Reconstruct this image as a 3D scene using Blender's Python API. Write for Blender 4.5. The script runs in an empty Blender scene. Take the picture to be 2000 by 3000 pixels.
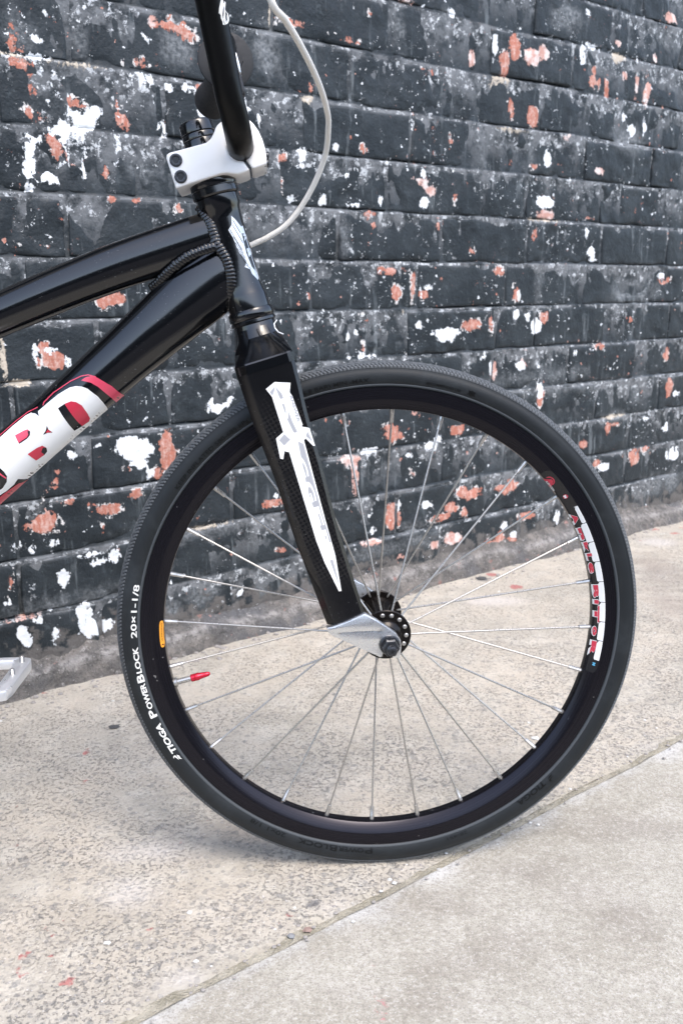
import bpy, bmesh, math, random
import numpy as np
from mathutils import Vector, Matrix, noise as mnoise

random.seed(7)
rng = np.random.default_rng(11)
SC = bpy.context.scene
COL = SC.collection
R = math.radians

# ------------------------------------------------------------------ camera
cam_d = bpy.data.cameras.new('camera')
cam = bpy.data.objects.new('camera', cam_d)
COL.objects.link(cam)
_r = Vector((0.9998983, -0.00328031, -0.01387925))
_f = Vector((0.0, 0.97318838, -0.23000953))
_u = Vector((0.01426163, 0.22998614, 0.9730894))
cam.matrix_world = Matrix(((_r.x, _u.x, -_f.x, 0.0), (_r.y, _u.y, -_f.y, 0.0),
                           (_r.z, _u.z, -_f.z, 0.56248524), (0, 0, 0, 1)))
cam_d.sensor_fit = 'VERTICAL'
cam_d.sensor_height = 23.6
cam_d.lens = 2666.6223 / 3000 * 23.6
cam_d.clip_start = 0.02
cam_d.clip_end = 300
cam_d.dof.use_dof = True
cam_d.dof.focus_distance = 0.80
cam_d.dof.aperture_fstop = 9.0
SC.camera = cam

# ------------------------------------------------------------------ light
SUN_EL, SUN_AZ = R(58), R(150)          # azimuth clockwise from +Y
world = bpy.data.worlds.new('World')
SC.world = world
world.use_nodes = True
wn = world.node_tree.nodes; wl = world.node_tree.links
wn.clear()
w_out = wn.new('ShaderNodeOutputWorld'); w_bg = wn.new('ShaderNodeBackground')
w_sky = wn.new('ShaderNodeTexSky'); w_hsv = wn.new('ShaderNodeHueSaturation')
w_sky.sky_type = 'NISHITA'
w_sky.sun_disc = False
w_sky.sun_elevation = SUN_EL
w_sky.sun_rotation = SUN_AZ
w_sky.dust_density = 2.0
w_sky.air_density = 1.0
w_hsv.inputs['Saturation'].default_value = 0.85
w_bg.inputs['Strength'].default_value = 0.15
wl.new(w_sky.outputs[0], w_hsv.inputs['Color'])
wl.new(w_hsv.outputs[0], w_bg.inputs['Color'])
wl.new(w_bg.outputs[0], w_out.inputs[0])

sun_d = bpy.data.lights.new('sun', 'SUN')
sun_d.energy = 0.6
sun_d.angle = R(26)
sun_d.color = (1.0, 0.90, 0.78)
sun = bpy.data.objects.new('sun', sun_d)
COL.objects.link(sun)
_sd = Vector((math.sin(SUN_AZ) * math.cos(SUN_EL), math.cos(SUN_AZ) * math.cos(SUN_EL), math.sin(SUN_EL)))
sun.rotation_euler = (-_sd).to_track_quat('-Z', 'Y').to_euler()
sun.location = _sd * 20

SC.view_settings.view_transform = 'Standard'
SC.view_settings.look = 'None'
SC.view_settings.exposure = 1.72
SC.view_settings.gamma = 1.0
SC.view_settings.use_curve_mapping = False
SC.render.engine = 'CYCLES'
SC.cycles.use_denoising = True
SC.cycles.max_bounces = 8

# ------------------------------------------------------------------ materials
def new_mat(name):
    m = bpy.data.materials.new(name)
    m.use_nodes = True
    nt = m.node_tree
    b = nt.nodes['Principled BSDF']
    return m, nt, b

class NT:
    """small node-graph helper"""
    def __init__(s, nt): s.nt = nt
    def n(s, t, **kw):
        x = s.nt.nodes.new(t)
        for k, v in kw.items():
            setattr(x, k, v)
        return x
    def link(s, a, b): s.nt.links.new(a, b)
    def put(s, sock, v):
        if hasattr(v, 'is_output') or isinstance(v, bpy.types.NodeSocket): s.link(v, sock)
        else: sock.default_value = v
    def math(s, op, a, b=0.0, clamp=False):
        x = s.n('ShaderNodeMath', operation=op); x.use_clamp = clamp
        s.put(x.inputs[0], a); s.put(x.inputs[1], b)
        return x.outputs[0]
    def step(s, v, lo, hi):
        x = s.n('ShaderNodeMapRange', interpolation_type='SMOOTHSTEP')
        s.put(x.inputs[0], v); x.inputs[1].default_value = lo; x.inputs[2].default_value = hi
        x.inputs[3].default_value = 0; x.inputs[4].default_value = 1
        return x.outputs[0]
    def ramp(s, v, lo, hi, a, b):
        x = s.n('ShaderNodeMapRange'); s.put(x.inputs[0], v)
        x.inputs[1].default_value = lo; x.inputs[2].default_value = hi
        x.inputs[3].default_value = a; x.inputs[4].default_value = b
        return x.outputs[0]
    def mix(s, f, a, b):
        x = s.n('ShaderNodeMix', data_type='RGBA')
        s.put(x.inputs[0], f)
        for i, v in ((6, a), (7, b)):
            if isinstance(v, tuple): x.inputs[i].default_value = (*v, 1)
            else: s.link(v, x.inputs[i])
        return x.outputs[2]
    def noise(s, vec, scale, detail=3, rough=0.55, off=None):
        x = s.n('ShaderNodeTexNoise')
        if off is not None:
            vec = s.vadd(vec, off)
        s.link(vec, x.inputs['Vector'])
        x.inputs['Scale'].default_value = scale; x.inputs['Detail'].default_value = detail
        x.inputs['Roughness'].default_value = rough
        return x.outputs['Fac']
    def vor(s, vec, scale, feature='F1', rand=1.0):
        x = s.n('ShaderNodeTexVoronoi', feature=feature)
        s.link(vec, x.inputs['Vector']); x.inputs['Scale'].default_value = scale
        x.inputs['Randomness'].default_value = rand
        return x
    def vmul(s, v, t):
        x = s.n('ShaderNodeVectorMath', operation='MULTIPLY'); s.link(v, x.inputs[0]); x.inputs[1].default_value = t
        return x.outputs[0]
    def vadd(s, v, t):
        x = s.n('ShaderNodeVectorMath', operation='ADD'); s.link(v, x.inputs[0]); x.inputs[1].default_value = t
        return x.outputs[0]
    def bump(s, h, strength, dist):
        x = s.n('ShaderNodeBump'); s.link(h, x.inputs['Height'])
        x.inputs['Strength'].default_value = strength; x.inputs['Distance'].default_value = dist
        return x.outputs[0]

def plain(name, col, rough=0.4, metal=0.0, spec=0.5, coat=0.0, grain=0.0, gscale=400.0, scratch=0.0):
    """base colour with a little roughness grain so nothing is perfectly even"""
    m, nt, b = new_mat(name)
    g = NT(nt)
    b.inputs['Base Color'].default_value = (*col, 1)
    b.inputs['Roughness'].default_value = rough
    b.inputs['Metallic'].default_value = metal
    b.inputs['Specular IOR Level'].default_value = spec
    b.inputs['Coat Weight'].default_value = coat
    b.inputs['Coat Roughness'].default_value = 0.08
    pos = g.n('ShaderNodeTexCoord').outputs['Object']
    if grain:
        n = g.noise(pos, gscale, 4)
        g.link(g.ramp(n, 0.3, 0.7, max(0.03, rough - grain), rough + grain), b.inputs['Roughness'])
    if scratch:
        n1 = g.noise(g.vmul(pos, (1, 1, 5)), 260, 2)
        n2 = g.noise(pos, 30, 2)
        f = g.math('MULTIPLY', g.step(n1, 0.70, 0.74), g.step(n2, 0.52, 0.62))
        c2 = g.mix(g.math('MULTIPLY', f, scratch), tuple(col), (0.45, 0.45, 0.45))
        g.link(c2, b.inputs['Base Color'])
    return m

M = {}
M['gloss_black'] = plain('gloss_black_paint', (0.0022, 0.0025, 0.0034), 0.13, 0, 0.72, 0.0, 0.03, 900, 0.35)
M['satin_black'] = plain('satin_black_paint', (0.003, 0.003, 0.003), 0.34, 0, 0.22, 0, 0.05, 300, 0.3)
M['anod_black'] = plain('black_anodised', (0.012, 0.010, 0.010), 0.24, 0, 0.5, 0, 0.05, 500)
M['hub_black'] = plain('hub_anodised', (0.012, 0.0095, 0.0085), 0.22, 0.55, 0.5, 0, 0.05, 500)
M['white_paint'] = plain('white_stem_paint', (0.88, 0.87, 0.85), 0.32, 0, 0.5, 0.25, 0.04, 500, 0.0)
M['cable_white'] = plain('white_cable_housing', (0.80, 0.78, 0.73), 0.42, 0, 0.4, 0, 0.08, 120, 0.25)
M['alu'] = plain('brushed_aluminium', (0.78, 0.79, 0.80), 0.28, 0.92, 0.5, 0, 0.02, 300)
M['steel'] = plain('bright_steel', (0.46, 0.445, 0.42), 0.30, 0.8, 0.5, 0, 0.06, 900)
M['bolt'] = plain('black_oxide_bolt', (0.045, 0.047, 0.052), 0.28, 0.6, 0.5, 0, 0.06, 900, 0.5)
M['red_alu'] = plain('red_anodised_cap', (0.55, 0.02, 0.045), 0.22, 0.55, 0.5)
M['rubber'] = plain('grip_rubber', (0.020, 0.021, 0.023), 0.62, 0, 0.35, 0, 0.08, 300)
M['white_print'] = plain('white_print', (0.78, 0.78, 0.76), 0.34, 0, 0.5, 0.2)
M['tyre_print'] = plain('tyre_white_print', (0.70, 0.70, 0.67), 0.55, 0, 0.3)
M['red_print'] = plain('red_print', (0.50, 0.025, 0.055), 0.30, 0, 0.5, 0.2)
M['pink_print'] = plain('pink_red_print', (0.62, 0.06, 0.11), 0.30, 0, 0.5, 0.2)
M['black_print_and_shade'] = plain('black_print_and_shade', (0.008, 0.008, 0.010), 0.22, 0, 0.5)  # for print, and for shade painted into the slot and holes
M['silver_print'] = plain('silver_print', (0.55, 0.57, 0.60), 0.34, 0.25, 0.5)
M['grey_print'] = plain('grey_print', (0.40, 0.405, 0.425), 0.34, 0.15, 0.5)
M['badge'] = plain('badge_foil', (0.62, 0.61, 0.60), 0.26, 0.75, 0.5)
M['orange_print'] = plain('orange_sticker', (0.80, 0.33, 0.03), 0.4)
M['blue_print'] = plain('blue_print', (0.10, 0.40, 0.62), 0.4)
M['pedal'] = plain('white_metal_pedal', (0.70, 0.71, 0.72), 0.34, 0.65, 0.5, 0, 0.08, 120, 0.0)
M['weld'] = plain('painted_weld', (0.003, 0.0033, 0.0042), 0.22, 0, 0.7)

def rim_mat():
    m, nt, b = new_mat('rim_anodised')
    g = NT(nt)
    pos = g.n('ShaderNodeTexCoord').outputs['Object']
    # fine turning marks run round the rim: noise of the radius
    sep = g.n('ShaderNodeSeparateXYZ'); g.link(pos, sep.inputs[0])
    rad = g.math('POWER', g.math('ADD', g.math('POWER', sep.outputs[0], 2), g.math('POWER', sep.outputs[2], 2)), 0.5)
    comb = g.n('ShaderNodeCombineXYZ'); g.link(rad, comb.inputs[0]); g.link(sep.outputs[1], comb.inputs[1])
    n = g.noise(comb.outputs[0], 2600, 2)
    g.link(g.mix(n, (0.012, 0.0115, 0.0150), (0.021, 0.0195, 0.026)), b.inputs['Base Color'])
    b.inputs['Metallic'].default_value = 0.75
    sc = g.math('MULTIPLY', g.step(g.noise(pos, 190, 1), 0.74, 0.76), g.step(g.noise(pos, 25, 1, 0.5, (3, 1, 1)), 0.55, 0.6))
    g.link(g.mix(g.math('MULTIPLY', sc, 0.6), g.mix(n, (0.012, 0.0115, 0.0150), (0.021, 0.0195, 0.026)), (0.4, 0.4, 0.4)), b.inputs['Base Color'])
    g.link(g.ramp(n, 0.3, 0.7, 0.20, 0.30), b.inputs['Roughness'])
    return m
M['rim'] = rim_mat()

def tyre_mat():
    m, nt, b = new_mat('tyre_rubber')
    g = NT(nt)
    pos = g.n('ShaderNodeTexCoord').outputs['Object']
    n1 = g.noise(pos, 22, 7, 0.75)
    n2 = g.noise(pos, 900, 2)
    n3 = g.noise(pos, 8, 3)
    dust = g.math('MULTIPLY', g.step(n1, 0.45, 0.75), 0.55)
    c = g.mix(dust, (0.0105, 0.0128, 0.0145), (0.034, 0.041, 0.046))
    c = g.mix(g.step(n3, 0.55, 0.8), c, (0.020, 0.021, 0.022))
    g.link(c, b.inputs['Base Color'])
    g.link(g.ramp(n1, 0.3, 0.7, 0.42, 0.62), b.inputs['Roughness'])
    b.inputs['Specular IOR Level'].default_value = 0.32
    g.link(g.bump(n2, 0.25, 0.0004), b.inputs['Normal'])
    return m
M['tyre'] = tyre_mat()
M['tread'] = plain('worn_relief_tread', (0.085, 0.092, 0.098), 0.55, 0, 0.4, 0, 0.1, 300)  # worn blocks, painted paler than the carcass so the relief reads

def carbon_mat():
    m, nt, b = new_mat('clear_coated_carbon')
    g = NT(nt)
    pos = g.n('ShaderNodeTexCoord').outputs['Object']
    mp = g.n('ShaderNodeMapping'); g.link(pos, mp.inputs[0])
    mp.inputs['Rotation'].default_value = (0, R(-16), 0)
    mp.inputs['Scale'].default_value = (1, 1, 1)
    ch = g.n('ShaderNodeTexChecker'); g.link(mp.outputs[0], ch.inputs['Vector'])
    ch.inputs['Scale'].default_value = 400
    sep = g.n('ShaderNodeSeparateXYZ'); g.link(pos, sep.inputs[0])
    band = g.math('MULTIPLY', g.step(sep.outputs[2], 0.048, 0.070), g.math('SUBTRACT', 1.0, g.step(sep.outputs[2], 0.205, 0.235)))
    n = g.noise(pos, 60, 3)
    weave = g.math('MULTIPLY', g.math('MULTIPLY', ch.outputs['Fac'], band), g.ramp(n, 0.3, 0.7, 0.5, 1.0))
    spk = g.step(g.noise(pos, 700, 1), 0.76, 0.79)
    c = g.mix(weave, (0.0045, 0.0045, 0.0052), (0.016, 0.015, 0.0145))
    c = g.mix(g.math('MULTIPLY', spk, 0.25), c, (0.5, 0.5, 0.5))
    g.link(c, b.inputs['Base Color'])
    b.inputs['Roughness'].default_value = 0.18
    b.inputs['Specular IOR Level'].default_value = 0.42
    return m
M['carbon'] = carbon_mat()

def wall_mat():
    """black paint flaking off red brick, with older white coats and chalky bloom"""
    m, nt, b = new_mat('peeling_painted_brick')
    g = NT(nt)
    geo = g.n('ShaderNodeNewGeometry'); pos = geo.outputs['Position']
    at = g.n('ShaderNodeAttribute'); at.attribute_name = 'peel'
    sp = g.n('ShaderNodeSeparateColor'); g.link(at.outputs['Color'], sp.inputs[0])
    at2 = g.n('ShaderNodeAttribute'); at2.attribute_name = 'coat'
    sp2 = g.n('ShaderNodeSeparateColor'); g.link(at2.outputs['Color'], sp2.inputs[0])
    # signed distances in metres: 0.5 = edge, 1 unit = 8 cm
    def sd(s): return g.math('MULTIPLY', g.math('SUBTRACT', s, 0.5), 0.08)
    dW, dR, dP = sd(sp.outputs[0]), sd(sp.outputs[1]), sd(sp.outputs[2])
    dG, dC = sd(sp2.outputs[0]), sd(sp2.outputs[1])
    low = sp2.outputs[2]                       # 1 near the foot of the wall
    nA = g.noise(pos, 45, 5, 0.62)
    nB = g.noise(pos, 55, 5, 0.62, (7.3, 1.1, 3.7))
    nC = g.noise(pos, 190, 3, 0.6)
    nD = g.math('ADD', g.math('MULTIPLY', g.noise(pos, 150, 5, 0.75, (6.2, 4.1, 8.8)), 0.5), g.math('MULTIPLY', g.noise(g.vmul(pos, (1, 1, 0.3)), 130, 4, 0.7, (1.2, 2.1, 3.8)), 0.5))
    def edge(d, n, amp, soft):
        v = g.math('ADD', d, g.math('MULTIPLY', g.math('SUBTRACT', n, 0.5), amp))
        v = g.math('ADD', v, g.math('MULTIPLY', g.math('SUBTRACT', nD, 0.5), 0.026))
        return g.math('SUBTRACT', 1.0, g.step(v, -soft, soft))
    # random scatter of small flakes, patchy over the wall
    dens = g.noise(pos, 5, 3)
    wq = g.n('ShaderNodeTexNoise'); g.link(pos, wq.inputs['Vector']); wq.inputs['Scale'].default_value = 170
    wz = g.n('ShaderNodeVectorMath', operation='MULTIPLY_ADD')
    g.link(wq.outputs['Color'], wz.inputs[0]); wz.inputs[1].default_value = (0.010, 0.010, 0.012); g.link(pos, wz.inputs[2])
    vo = g.vor(wz.outputs[0], 100)
    sepc = g.n('ShaderNodeSeparateColor'); g.link(vo.outputs['Color'], sepc.inputs[0])
    pick = g.step(g.math('ADD', sepc.outputs[0], g.math('MULTIPLY', g.math('SUBTRACT', dens, 0.5), 2.0)), 0.97, 0.99)
    rad = g.math('MULTIPLY', sepc.outputs[1], 0.30)
    fl = g.math('SUBTRACT', vo.outputs['Distance'], g.math('MULTIPLY', rad, g.ramp(nC, 0.35, 0.65, 0.4, 1.4)))
    flake = g.math('MULTIPLY', g.math('SUBTRACT', 1.0, g.step(fl, 0.0, 0.05)), pick)
    flake_r = g.math('MULTIPLY', flake, g.step(sepc.outputs[2], 0.78, 0.80))
    flake_w = g.math('SUBTRACT', flake, flake_r)
    nF = g.noise(pos, 130, 4, 0.7, (2.1, 9.2, 4.4))
    fine = g.math('MULTIPLY', g.step(nF, 0.630, 0.650), g.step(g.noise(pos, 9, 2, 0.5, (4, 4, 1)), 0.54, 0.60))
    fine2 = g.math('MULTIPLY', g.step(g.noise(pos, 75, 5, 0.7, (12.1, 3.2, 1.4)), 0.655, 0.68), g.step(g.noise(pos, 6, 2, 0.5, (1, 7, 2)), 0.5, 0.6))
    mW = g.math('MAXIMUM', edge(g.math('SUBTRACT', dW, 0.0012), nA, 0.020, 0.0006), g.math('MAXIMUM', flake_w, fine), True)
    mR = g.math('MAXIMUM', edge(g.math('SUBTRACT', dR, 0.0006), nB, 0.024, 0.0006), g.math('MAXIMUM', flake_r, fine2), True)
    sc1 = g.noise(pos, 38, 8, 0.82, (14.1, 2.2, 6.4))
    scuff = g.math('MULTIPLY', g.step(sc1, 0.615, 0.64), g.step(g.noise(pos, 7, 2, 0.5, (2, 9, 5)), 0.46, 0.58))
    lip = g.math('MULTIPLY', g.step(at2.outputs['Alpha'], 0.35, 0.7), g.step(g.noise(pos, 85, 5, 0.75, (8, 3, 3)), 0.55, 0.60))
    mW = g.math('MAXIMUM', mW, g.math('MAXIMUM', g.math('MULTIPLY', scuff, 0.75), g.math('MULTIPLY', lip, 0.6)))
    mP = edge(dP, nB, 0.022, 0.001)
    rimw = g.math('MULTIPLY', edge(g.math('SUBTRACT', dR, 0.0035), nB, 0.034, 0.0010), g.step(nA, 0.54, 0.58))
    mC = edge(dC, nA, 0.012, 0.001)
    mG = edge(dG, nA, 0.050, 0.016)
    # black paint, worn and chalky, with run-down streaks
    nL = g.noise(pos, 14, 5, 0.65)
    nS = g.noise(g.vmul(pos, (1, 1, 0.10)), 70, 4, 0.6)
    streak = g.math('MULTIPLY', g.step(nS, 0.58, 0.70), g.step(g.noise(pos, 7, 3, 0.5, (5, 2, 8)), 0.42, 0.62))
    c = g.mix(g.step(nL, 0.35, 0.7), (0.0145, 0.0195, 0.0235), (0.029, 0.036, 0.041))
    c = g.mix(g.math('MULTIPLY', streak, 0.7), c, (0.155, 0.175, 0.185))
    chalk = g.math('MULTIPLY', g.step(g.noise(pos, 60, 6, 0.78, (3, 3, 3)), 0.57, 0.66), 0.28)
    c = g.mix(chalk, c, (0.105, 0.125, 0.135))
    c = g.mix(g.math('MULTIPLY', mG, g.ramp(nC, 0.35, 0.65, 0.15, 0.75)), c, (0.27, 0.285, 0.295))
    foot = g.math('MULTIPLY', g.step(g.math('ADD', low, g.math('MULTIPLY', g.math('SUBTRACT', nA, 0.5), 1.6)), 0.62, 0.86), 0.7)
    c = g.mix(foot, c, (0.15, 0.138, 0.128))
    jn = g.math('MULTIPLY', at2.outputs['Alpha'], g.step(g.noise(pos, 33, 5, 0.7, (9, 1, 6)), 0.36, 0.60))  # pale joint lips: caught light painted in, along with dust and worn paint
    c = g.mix(g.math('MULTIPLY', jn, 0.8), c, (0.23, 0.24, 0.25))
    # bare brick
    brick = g.mix(nA, (0.36, 0.115, 0.075), (0.46, 0.205, 0.150))
    brick = g.mix(g.math('MULTIPLY', g.step(nD, 0.44, 0.62), 0.85), brick, (0.60, 0.43, 0.375))
    pink = g.mix(g.step(nA, 0.42, 0.60), (0.52, 0.30, 0.25), (0.68, 0.59, 0.56))
    white = g.mix(g.step(nB, 0.52, 0.72), (0.74, 0.77, 0.79), (0.60, 0.62, 0.63))
    c = g.mix(rimw, c, (0.66, 0.64, 0.62))
    c = g.mix(mR, c, brick)
    c = g.mix(mP, c, pink)
    c = g.mix(mC, c, (0.50, 0.44, 0.36))
    c = g.mix(mW, c, white)
    g.link(c, b.inputs['Base Color'])
    bare = g.math('MAXIMUM', mR, g.math('MAXIMUM', mP, mC))
    rough = g.ramp(bare, 0, 1, 0.50, 0.88)
    g.link(g.math('ADD', rough, g.math('MULTIPLY', g.math('SUBTRACT', nC, 0.5), 0.25)), b.inputs['Roughness'])
    b.inputs['Specular IOR Level'].default_value = 0.25
    h = g.math('ADD', g.math('MULTIPLY', nA, 0.9), g.math('MULTIPLY', nC, 0.55))
    h = g.math('ADD', h, g.math('MULTIPLY', g.noise(pos, 600, 2), 0.15))
    h = g.math('SUBTRACT', h, g.math('MULTIPLY', bare, 0.22))
    h = g.math('ADD', h, g.math('MULTIPLY', mW, 0.10))
    g.link(g.bump(h, 0.75, 0.0032), b.inputs['Normal'])
    return m
M['wall'] = wall_mat()

def haunch_mat():
    m, nt, b = new_mat('dirty_mortar')
    g = NT(nt)
    pos = g.n('ShaderNodeNewGeometry').outputs['Position']
    n = g.noise(pos, 30, 6, 0.7); n2 = g.noise(pos, 220, 4, 0.65); n3 = g.noise(pos, 9, 3)
    c = g.mix(g.step(n, 0.35, 0.7), (0.095, 0.090, 0.085), (0.20, 0.180, 0.160))
    c = g.mix(g.step(n3, 0.5, 0.7), c, (0.10, 0.10, 0.104))
    atj = g.n('ShaderNodeAttribute'); atj.attribute_name = 'coat'
    c = g.mix(g.math('MULTIPLY', atj.outputs['Alpha'], g.step(n, 0.38, 0.6)), c, (0.30, 0.285, 0.27))  # worn ledge edge, also painted lighter as if catching light
    c = g.mix(g.step(g.noise(g.vmul(pos, (1, 1, 5)), 26, 6, 0.8, (5, 1, 3)), 0.60, 0.66), c, (0.045, 0.043, 0.042))
    c = g.mix(g.math('MULTIPLY', g.step(n2, 0.60, 0.72), 0.7), c, (0.42, 0.40, 0.38))
    c = g.mix(g.step(g.noise(pos, 40, 4, 0.6, (3, 8, 2)), 0.63, 0.68), c, (0.27, 0.15, 0.13))
    c = g.mix(g.math('MULTIPLY', g.step(g.noise(pos, 120, 6, 0.8, (7, 2, 2)), 0.50, 0.60), 0.65), c, (0.06, 0.057, 0.053))
    c = g.mix(g.math('MULTIPLY', g.step(g.noise(pos, 90, 5, 0.8, (2, 7, 2)), 0.60, 0.64), 0.7), c, (0.38, 0.36, 0.34))
    g.link(c, b.inputs['Base Color']); b.inputs['Roughness'].default_value = 0.9
    g.link(g.bump(g.math('ADD', n, g.math('MULTIPLY', n2, 0.5)), 1.0, 0.006), b.inputs['Normal'])
    return m
M['haunch'] = haunch_mat()

def aggregate_mat():
    """old concrete with its stones worn flush"""
    m, nt, b = new_mat('exposed_aggregate_concrete')
    g = NT(nt)
    pos = g.n('ShaderNodeNewGeometry').outputs['Position']
    at = g.n('ShaderNodeAttribute'); at.attribute_name = 'stain'
    sp = g.n('ShaderNodeSeparateColor'); g.link(at.outputs['Color'], sp.inputs[0])
    at2 = g.n('ShaderNodeAttribute'); at2.attribute_name = 'stain2'
    sp2 = g.n('ShaderNodeSeparateColor'); g.link(at2.outputs['Color'], sp2.inputs[0])
    def sd(s): return g.math('MULTIPLY', g.math('SUBTRACT', s, 0.5), 0.16)
    dR, dD, dS = sd(sp.outputs[0]), sd(sp.outputs[1]), sd(sp.outputs[2])
    dL = sd(sp2.outputs[0]); near = sp2.outputs[1]   # 1 where the stones show most
    nA = g.noise(pos, 60, 5, 0.65); nC = g.noise(pos, 260, 3, 0.6)
    nL = g.noise(pos, 6, 4, 0.6); nM = g.noise(pos, 22, 4, 0.65)
    warp = g.n('ShaderNodeTexNoise'); g.link(pos, warp.inputs['Vector']); warp.inputs['Scale'].default_value = 120
    wv = g.n('ShaderNodeVectorMath', operation='MULTIPLY_ADD')
    g.link(warp.outputs['Color'], wv.inputs[0]); wv.inputs[1].default_value = (0.006, 0.006, 0.006); g.link(pos, wv.inputs[2])
    c = g.mix(g.step(nL, 0.35, 0.68), (0.490, 0.438, 0.362), (0.418, 0.384, 0.324))
    c = g.mix(g.math('MULTIPLY', g.step(nM, 0.45, 0.7), 0.6), c, (0.57, 0.53, 0.455))
    c = g.mix(g.math('MULTIPLY', g.step(nA, 0.52, 0.70), 0.45), c, (0.26, 0.245, 0.225))
    c = g.mix(g.math('MULTIPLY', g.step(g.noise(pos, 3.2, 6, 0.7, (4, 4, 9)), 0.5, 0.66), 0.30), c, (0.29, 0.265, 0.215))
    # stones
    def stones(c, scale, thr, sz, lo):
        vo = g.vor(wv.outputs[0], scale, 'F1', 1.0)
        s3 = g.n('ShaderNodeSeparateColor'); g.link(vo.outputs['Color'], s3.inputs[0])
        pick = g.step(g.math('ADD', s3.outputs[0], g.math('MULTIPLY', g.math('SUBTRACT', near, 0.5), 0.55)), thr, thr + 0.04)
        inside = g.math('SUBTRACT', 1.0, g.step(g.math('SUBTRACT', vo.outputs['Distance'], g.math('MULTIPLY', s3.outputs[1], sz)), 0.14, 0.20))
        f = g.math('MULTIPLY', g.math('MULTIPLY', pick, inside), lo)
        col = g.mix(s3.outputs[2], (0.19, 0.20, 0.21), (0.34, 0.30, 0.25))
        col = g.mix(g.step(s3.outputs[1], 0.75, 0.78), col, (0.10, 0.115, 0.13))
        return g.mix(f, c, col), f
    c, f1 = stones(c, 120, 0.68, 0.36, 0.34)
    c, f2 = stones(c, 260, 0.60, 0.40, 0.36)
    # fine dark pitting
    pit = g.math('MULTIPLY', g.step(g.noise(pos, 230, 4, 0.75, (3, 1, 5)), 0.535, 0.605), g.step(g.noise(pos, 11, 3, 0.6, (8, 2, 1)), 0.30, 0.6))
    c = g.mix(g.math('MULTIPLY', pit, 0.66), c, (0.16, 0.155, 0.148))
    lt = g.step(g.noise(pos, 330, 2, 0.6, (1, 4, 5)), 0.64, 0.72)
    c = g.mix(g.math('MULTIPLY', lt, 0.6), c, (0.66, 0.63, 0.60))
    def edge(d, n, amp, soft):
        v = g.math('ADD', d, g.math('MULTIPLY', g.math('SUBTRACT', n, 0.5), amp))
        return g.math('SUBTRACT', 1.0, g.step(v, -soft, soft))
    c = g.mix(g.math('MULTIPLY', edge(dS, nM, 0.05, 0.05), 0.45), c, (0.25, 0.21, 0.185))
    c = g.mix(g.math('MULTIPLY', edge(dL, nM, 0.04, 0.02), 0.55), c, (0.62, 0.585, 0.55))
    c = g.mix(g.math('MULTIPLY', edge(dD, nA, 0.02, 0.003), 0.75), c, (0.12, 0.12, 0.125))
    c = g.mix(g.math('MULTIPLY', edge(dR, nA, 0.022, 0.0015), 0.8), c, (0.40, 0.13, 0.12))
    rs = g.math('MULTIPLY', g.step(g.noise(pos, 55, 3, 0.7, (6, 6, 2)), 0.71, 0.74), 0.5)
    c = g.mix(rs, c, (0.40, 0.19, 0.17))
    # moss and dirt by the joint (near a second attribute channel)
    moss = g.math('MULTIPLY', g.step(g.math('ADD', sp2.outputs[2], g.math('MULTIPLY', g.math('SUBTRACT', nM, 0.5), 0.9)), 0.5, 1.2), 0.5)
    c = g.mix(moss, c, (0.30, 0.27, 0.20))
    g.link(c, b.inputs['Base Color'])
    b.inputs['Roughness'].default_value = 0.85
    b.inputs['Specular IOR Level'].default_value = 0.3
    h = g.math('ADD', g.math('MULTIPLY', nA, 0.6), g.math('MULTIPLY', nC, 0.5))
    h = g.math('SUBTRACT', h, g.math('MULTIPLY', pit, 0.35))
    h = g.math('ADD', h, g.math('MULTIPLY', f1, 0.15))
    g.link(g.bump(h, 0.8, 0.003), b.inputs['Normal'])
    return m
M['aggregate'] = aggregate_mat()

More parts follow.
